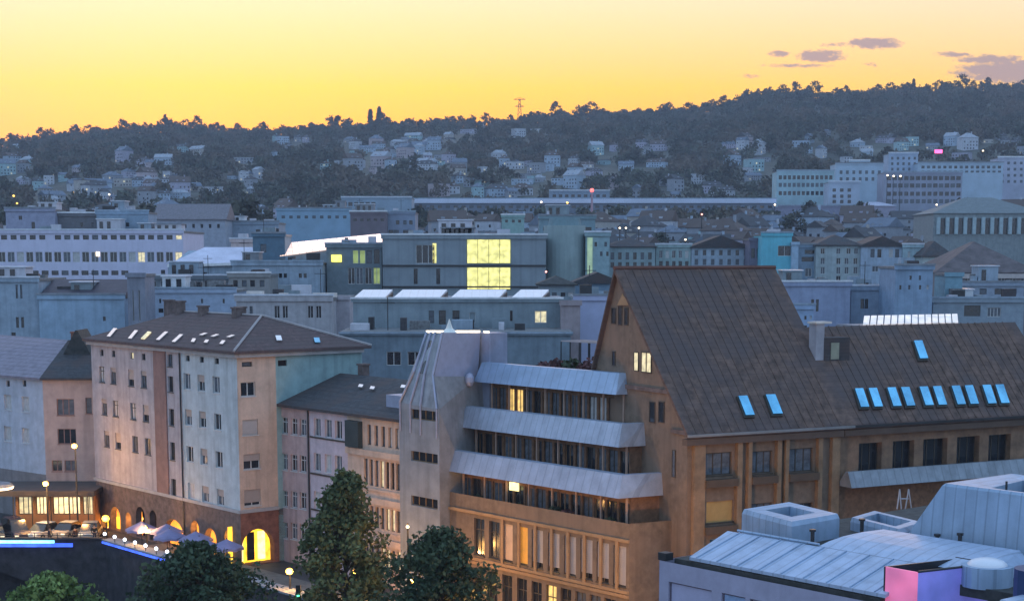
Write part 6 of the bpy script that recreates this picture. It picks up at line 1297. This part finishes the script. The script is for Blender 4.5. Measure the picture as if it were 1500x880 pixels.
# ------------------------------------------------------------------ cars on the bridge
RUB = mat('tyre_rubber', (.02, .02, .02)); CHR = mat('rim_metal', (.5, .5, .5), metal=.8, rough=.3); HL = mat('headlight_lens', (.8, .75, .6), emit=(1, .8, .5), estr=1.5); TLM = mat('tail_light_lens', (.4, .02, .02), emit=(1, .05, .02), estr=.5)
def car(loc, rz, paint, label, van=False):
    o = link(bpy.data.objects.new('parked_car', None)); o.location = loc; o.rotation_euler = (0, 0, rz); tag(o, label, 'car', 'cars on the bridge street')
    L, w = 4.3, 1.76; hgt = 1.95 if van else 1.45
    low = [(-2.15, .35), (-2.1, .72), (-1.75, .86 if not van else 1.0), (1.95, .88), (2.12, .70), (2.15, .35), (1.7, .24), (-1.7, .24)]
    def ex(prof, w0, w1=None):
        w1 = w1 or w0; mb = MB(); n = len(prof); zmin = min(p[1] for p in prof); zmax = max(p[1] for p in prof)
        ww = [w0 + (w1 - w0) * (p[1] - zmin) / (zmax - zmin) for p in prof]
        mb.add([(x, -a/2, z) for (x, z), a in zip(prof, ww)] + [(x, a/2, z) for (x, z), a in zip(prof, ww)], [tuple(range(n)), tuple(range(2*n - 1, n - 1, -1))] + [(i, i + n, (i + 1) % n + n, (i + 1) % n) for i in range(n)]); return mb
    ob = ex(low, w, w * .96).obj('body', paint, o); bv = ob.modifiers.new('b', 'BEVEL'); bv.width = .06; bv.segments = 2
    cab = [(-1.35, .87), (-.7, hgt - .08), (-.4, hgt), (1.5, hgt), (1.95, .88)] if van else [(-1.15, .86), (-.45, hgt - .06), (-.2, hgt), (.95, hgt - .02), (1.75, .87)]
    cb = ex(cab, w * .94, w * .74).obj('cabin', G_DARK, o)
    MB().box(-.35, 1.3 if van else .9, -w * .36, w * .36, hgt + .002, hgt + .05).obj('roof', paint, o)
    for sx_ in (-1.35, 1.35):
        for sy_ in (-1, 1):
            wh = MB().tube((sx_, sy_ * (w/2 - .2), .33), (sx_, sy_ * (w/2 + .01), .33), .33, n=16).obj('wheel', RUB, o); MB().tube((sx_, sy_ * (w/2 + .012), .33), (sx_, sy_ * (w/2 + .03), .33), .19, n=12).obj('rim', CHR, wh)
    for s in (-.6, .6): MB().box(-2.17, -2.1, s - .17, s + .17, .6, .76).obj('headlight', HL, o); MB().box(2.09, 2.17, s - .15, s + .15, .62, .8).obj('tail_light', TLM, o)
    return o
PD = mat('dark_violet_car_paint', (.03, .025, .05), rough=.25, var=.03, spec=.8); PS = mat('silver_car_paint', (.45, .44, .43), rough=.3, metal=.4, var=.03); PW = mat('white_car_paint', (.65, .63, .6), rough=.3, var=.03); PR = mat('beige_car_paint', (.45, .38, .30), rough=.3, var=.03)
cp = lambda px, Y: Vector((W(px, 770, Y).x, Y, ZST + .002))
car(cp(22, 149.5), 2.2, PD, 'dark violet van nearest the bridge edge under the street canopy', True)
car(cp(-8, 148.6), 1.9, PD, 'dark car partly cut by the picture edge beside the violet van')
car(cp(64, 150), 1.2, PW, 'white car lit orange beside the dark van, in front of the shops')
car(cp(99, 150.4), 1.35, PR, 'beige car between the white car and the silver car')
car(cp(132, 150.2), 1.7, PS, 'silver car nearest the arcade block')

# ------------------------------------------------------------------ pedestrians
def skinmesh(name, pts, edges, m, parent=None, sub=1):
    me = bpy.data.meshes.new(name); me.from_pydata([p[:3] for p in pts], edges, []); me.update(); o = bpy.data.objects.new(name, me); COL.objects.link(o)
    if parent: o.parent = parent
    md = o.modifiers.new('skin', 'SKIN'); md.use_smooth_shade = True; lay = me.skin_vertices[0] if me.skin_vertices else None
    if lay is None: me.attributes; 
    for v, p in zip(me.skin_vertices[0].data, pts): v.radius = (p[3], p[4] if len(p) > 4 else p[3])
    me.skin_vertices[0].data[0].use_root = True; o.modifiers.new('sub', 'SUBSURF').levels = sub; o.modifiers['sub'].render_levels = sub; me.materials.append(m); return o
SKIN = mat('skin', (.45, .28, .20), var=.05)
def person(loc, rz, coat, trs_, hairc, label, step=.18):
    o = link(bpy.data.objects.new('person', None)); o.location = loc; o.rotation_euler = (0, 0, rz); tag(o, label, 'person', 'people on the bridge pavement')
    s = step
    P = [(0, 0, .95, .13, .10), (0, 0, 1.2, .12, .09), (0, 0, 1.42, .13, .09), (0, 0, 1.52, .05), (0, -.01, 1.60, .075), (0, -.01, 1.70, .075),
         (-.10, 0, .88, .085), (-.11, -s * .6, .48, .06), (-.11, -s * .2, .09, .04), (-.11, -s * .2 - .17, .04, .035), (.10, 0, .88, .085), (.11, s * .2, .48, .06), (.11, s, .10, .04), (.11, s - .16, .04, .035),
         (-.20, 0, 1.42, .055), (-.25, s * .3, 1.14, .042), (-.25, s * .2 - .08, .90, .033), (-.25, s * .2 - .11, .80, .03), (.20, 0, 1.42, .055), (.25, -s * .3, 1.14, .042), (.25, -s * .3 - .10, .90, .033), (.25, -s * .3 - .13, .80, .03)]
    E = [(0, 1), (1, 2), (2, 3), (3, 4), (4, 5), (0, 6), (6, 7), (7, 8), (8, 9), (0, 10), (10, 11), (11, 12), (12, 13), (2, 14), (14, 15), (15, 16), (16, 17), (2, 18), (18, 19), (19, 20), (20, 21)]
    skinmesh('body', P, E, SKIN, o)
    g = lambda idx, add: [tuple(P[i][:3]) + tuple(q + add for q in P[i][3:]) for i in idx]
    skinmesh('jacket', g([1, 0, 2, 14, 15, 16, 18, 19, 20], .02), [(0, 1), (0, 2), (2, 3), (3, 4), (4, 5), (2, 6), (6, 7), (7, 8)], coat, o)
    skinmesh('trousers', g([0, 6, 7, 8, 10, 11, 12], .015), [(0, 1), (1, 2), (2, 3), (0, 4), (4, 5), (5, 6)], trs_, o)
    MB().ball((0, .015, 1.70), .115, 10, 1.0).obj('hair', hairc, o, smooth=True)
    return o
DKC = mat('dark_blue_coat', (.03, .03, .06)); BKC = mat('black_cloth', (.02, .02, .02)); HRC = mat('dark_hair', (.03, .02, .015)); BRC = mat('brown_coat', (.12, .06, .04))
person((W(73, 780, 145.2).x, 145.2, ZST + .13), 1.4, DKC, BKC, HRC, 'person in a dark blue coat walking on the bridge pavement before the white car')
person((W(110, 780, 145.4).x, 145.4, ZST + .13), 4.4, BRC, BKC, HRC, 'person in a brown coat walking on the bridge pavement before the beige car')
person((W(138, 770, 147.5).x, 147.5, ZST + .002), .5, BKC, DKC, HRC, 'person in black standing by the short yellow lamp')

# ------------------------------------------------------------------ terrace parasols between river wall and arcade
PV = mat('lavender_parasol_cloth', (.25, .23, .39), var=.12, scale=1.5)
pb = MB(); n = 8
for i in range(n):
    a, b = 6.2832 * i / n, 6.2832 * (i + 1) / n; pa, pc = Vector((1.45 * math.cos(a), 1.45 * math.sin(a), 2.05)), Vector((1.45 * math.cos(b), 1.45 * math.sin(b), 2.05)); mid = (pa + pc) / 2 * .97; mid.z = 2.12
    pb.tri((0, 0, 2.75), pa, mid); pb.tri((0, 0, 2.75), mid, pc); pb.quad(pa, pa - Vector((0, 0, .2)), mid - Vector((0, 0, .2)), mid); pb.quad(mid, mid - Vector((0, 0, .2)), pc - Vector((0, 0, .2)), pc)
pcm = pb.mesh('canopy', PV); ppm = MB().tube((0, 0, 0), (0, 0, 2.85), .035, n=6).box(-.3, .3, -.3, .3, 0, .08).mesh('pole', METAL_D)
for i in range(6):
    q = E0 + ED * (3.0 + i * 2.55) + Vector((.768, .64)) * (2.2 + (i % 2) * 1.1)
    o = link(bpy.data.objects.new('parasol', None)); o.location = (q.x, q.y, ZST + .13); o.rotation_euler = (0, 0, i * .3)
    tag(o, 'open lavender parasol on the river wall terrace, ' + ['nearest the short yellow lamp', 'second from the short yellow lamp', 'in front of the wide orange arch', 'past the wide orange arch', 'before the narrow yellow arch', 'closest to the dark bushy tree'][i], 'parasol', 'lavender parasols along the river wall')
    link(bpy.data.objects.new('canopy', pcm), o); link(bpy.data.objects.new('pole', ppm), o)

# ------------------------------------------------------------------ air
hz = MB().box(-1400, 1400, -60, 2110, -8, 266)
hm = bpy.data.materials.new('air'); hm.use_nodes = True; ht = hm.node_tree; ht.nodes.clear(); pv = ht.nodes.new('ShaderNodeVolumePrincipled'); pv.inputs['Color'].default_value = (.68, .77, .95, 1); pv.inputs['Density'].default_value = .00016; pv.inputs['Anisotropy'].default_value = 0.0
oo = ht.nodes.new('ShaderNodeOutputMaterial'); ht.links.new(pv.outputs[0], oo.inputs['Volume'])
tag(hz.obj('haze', hm), kind='stuff')
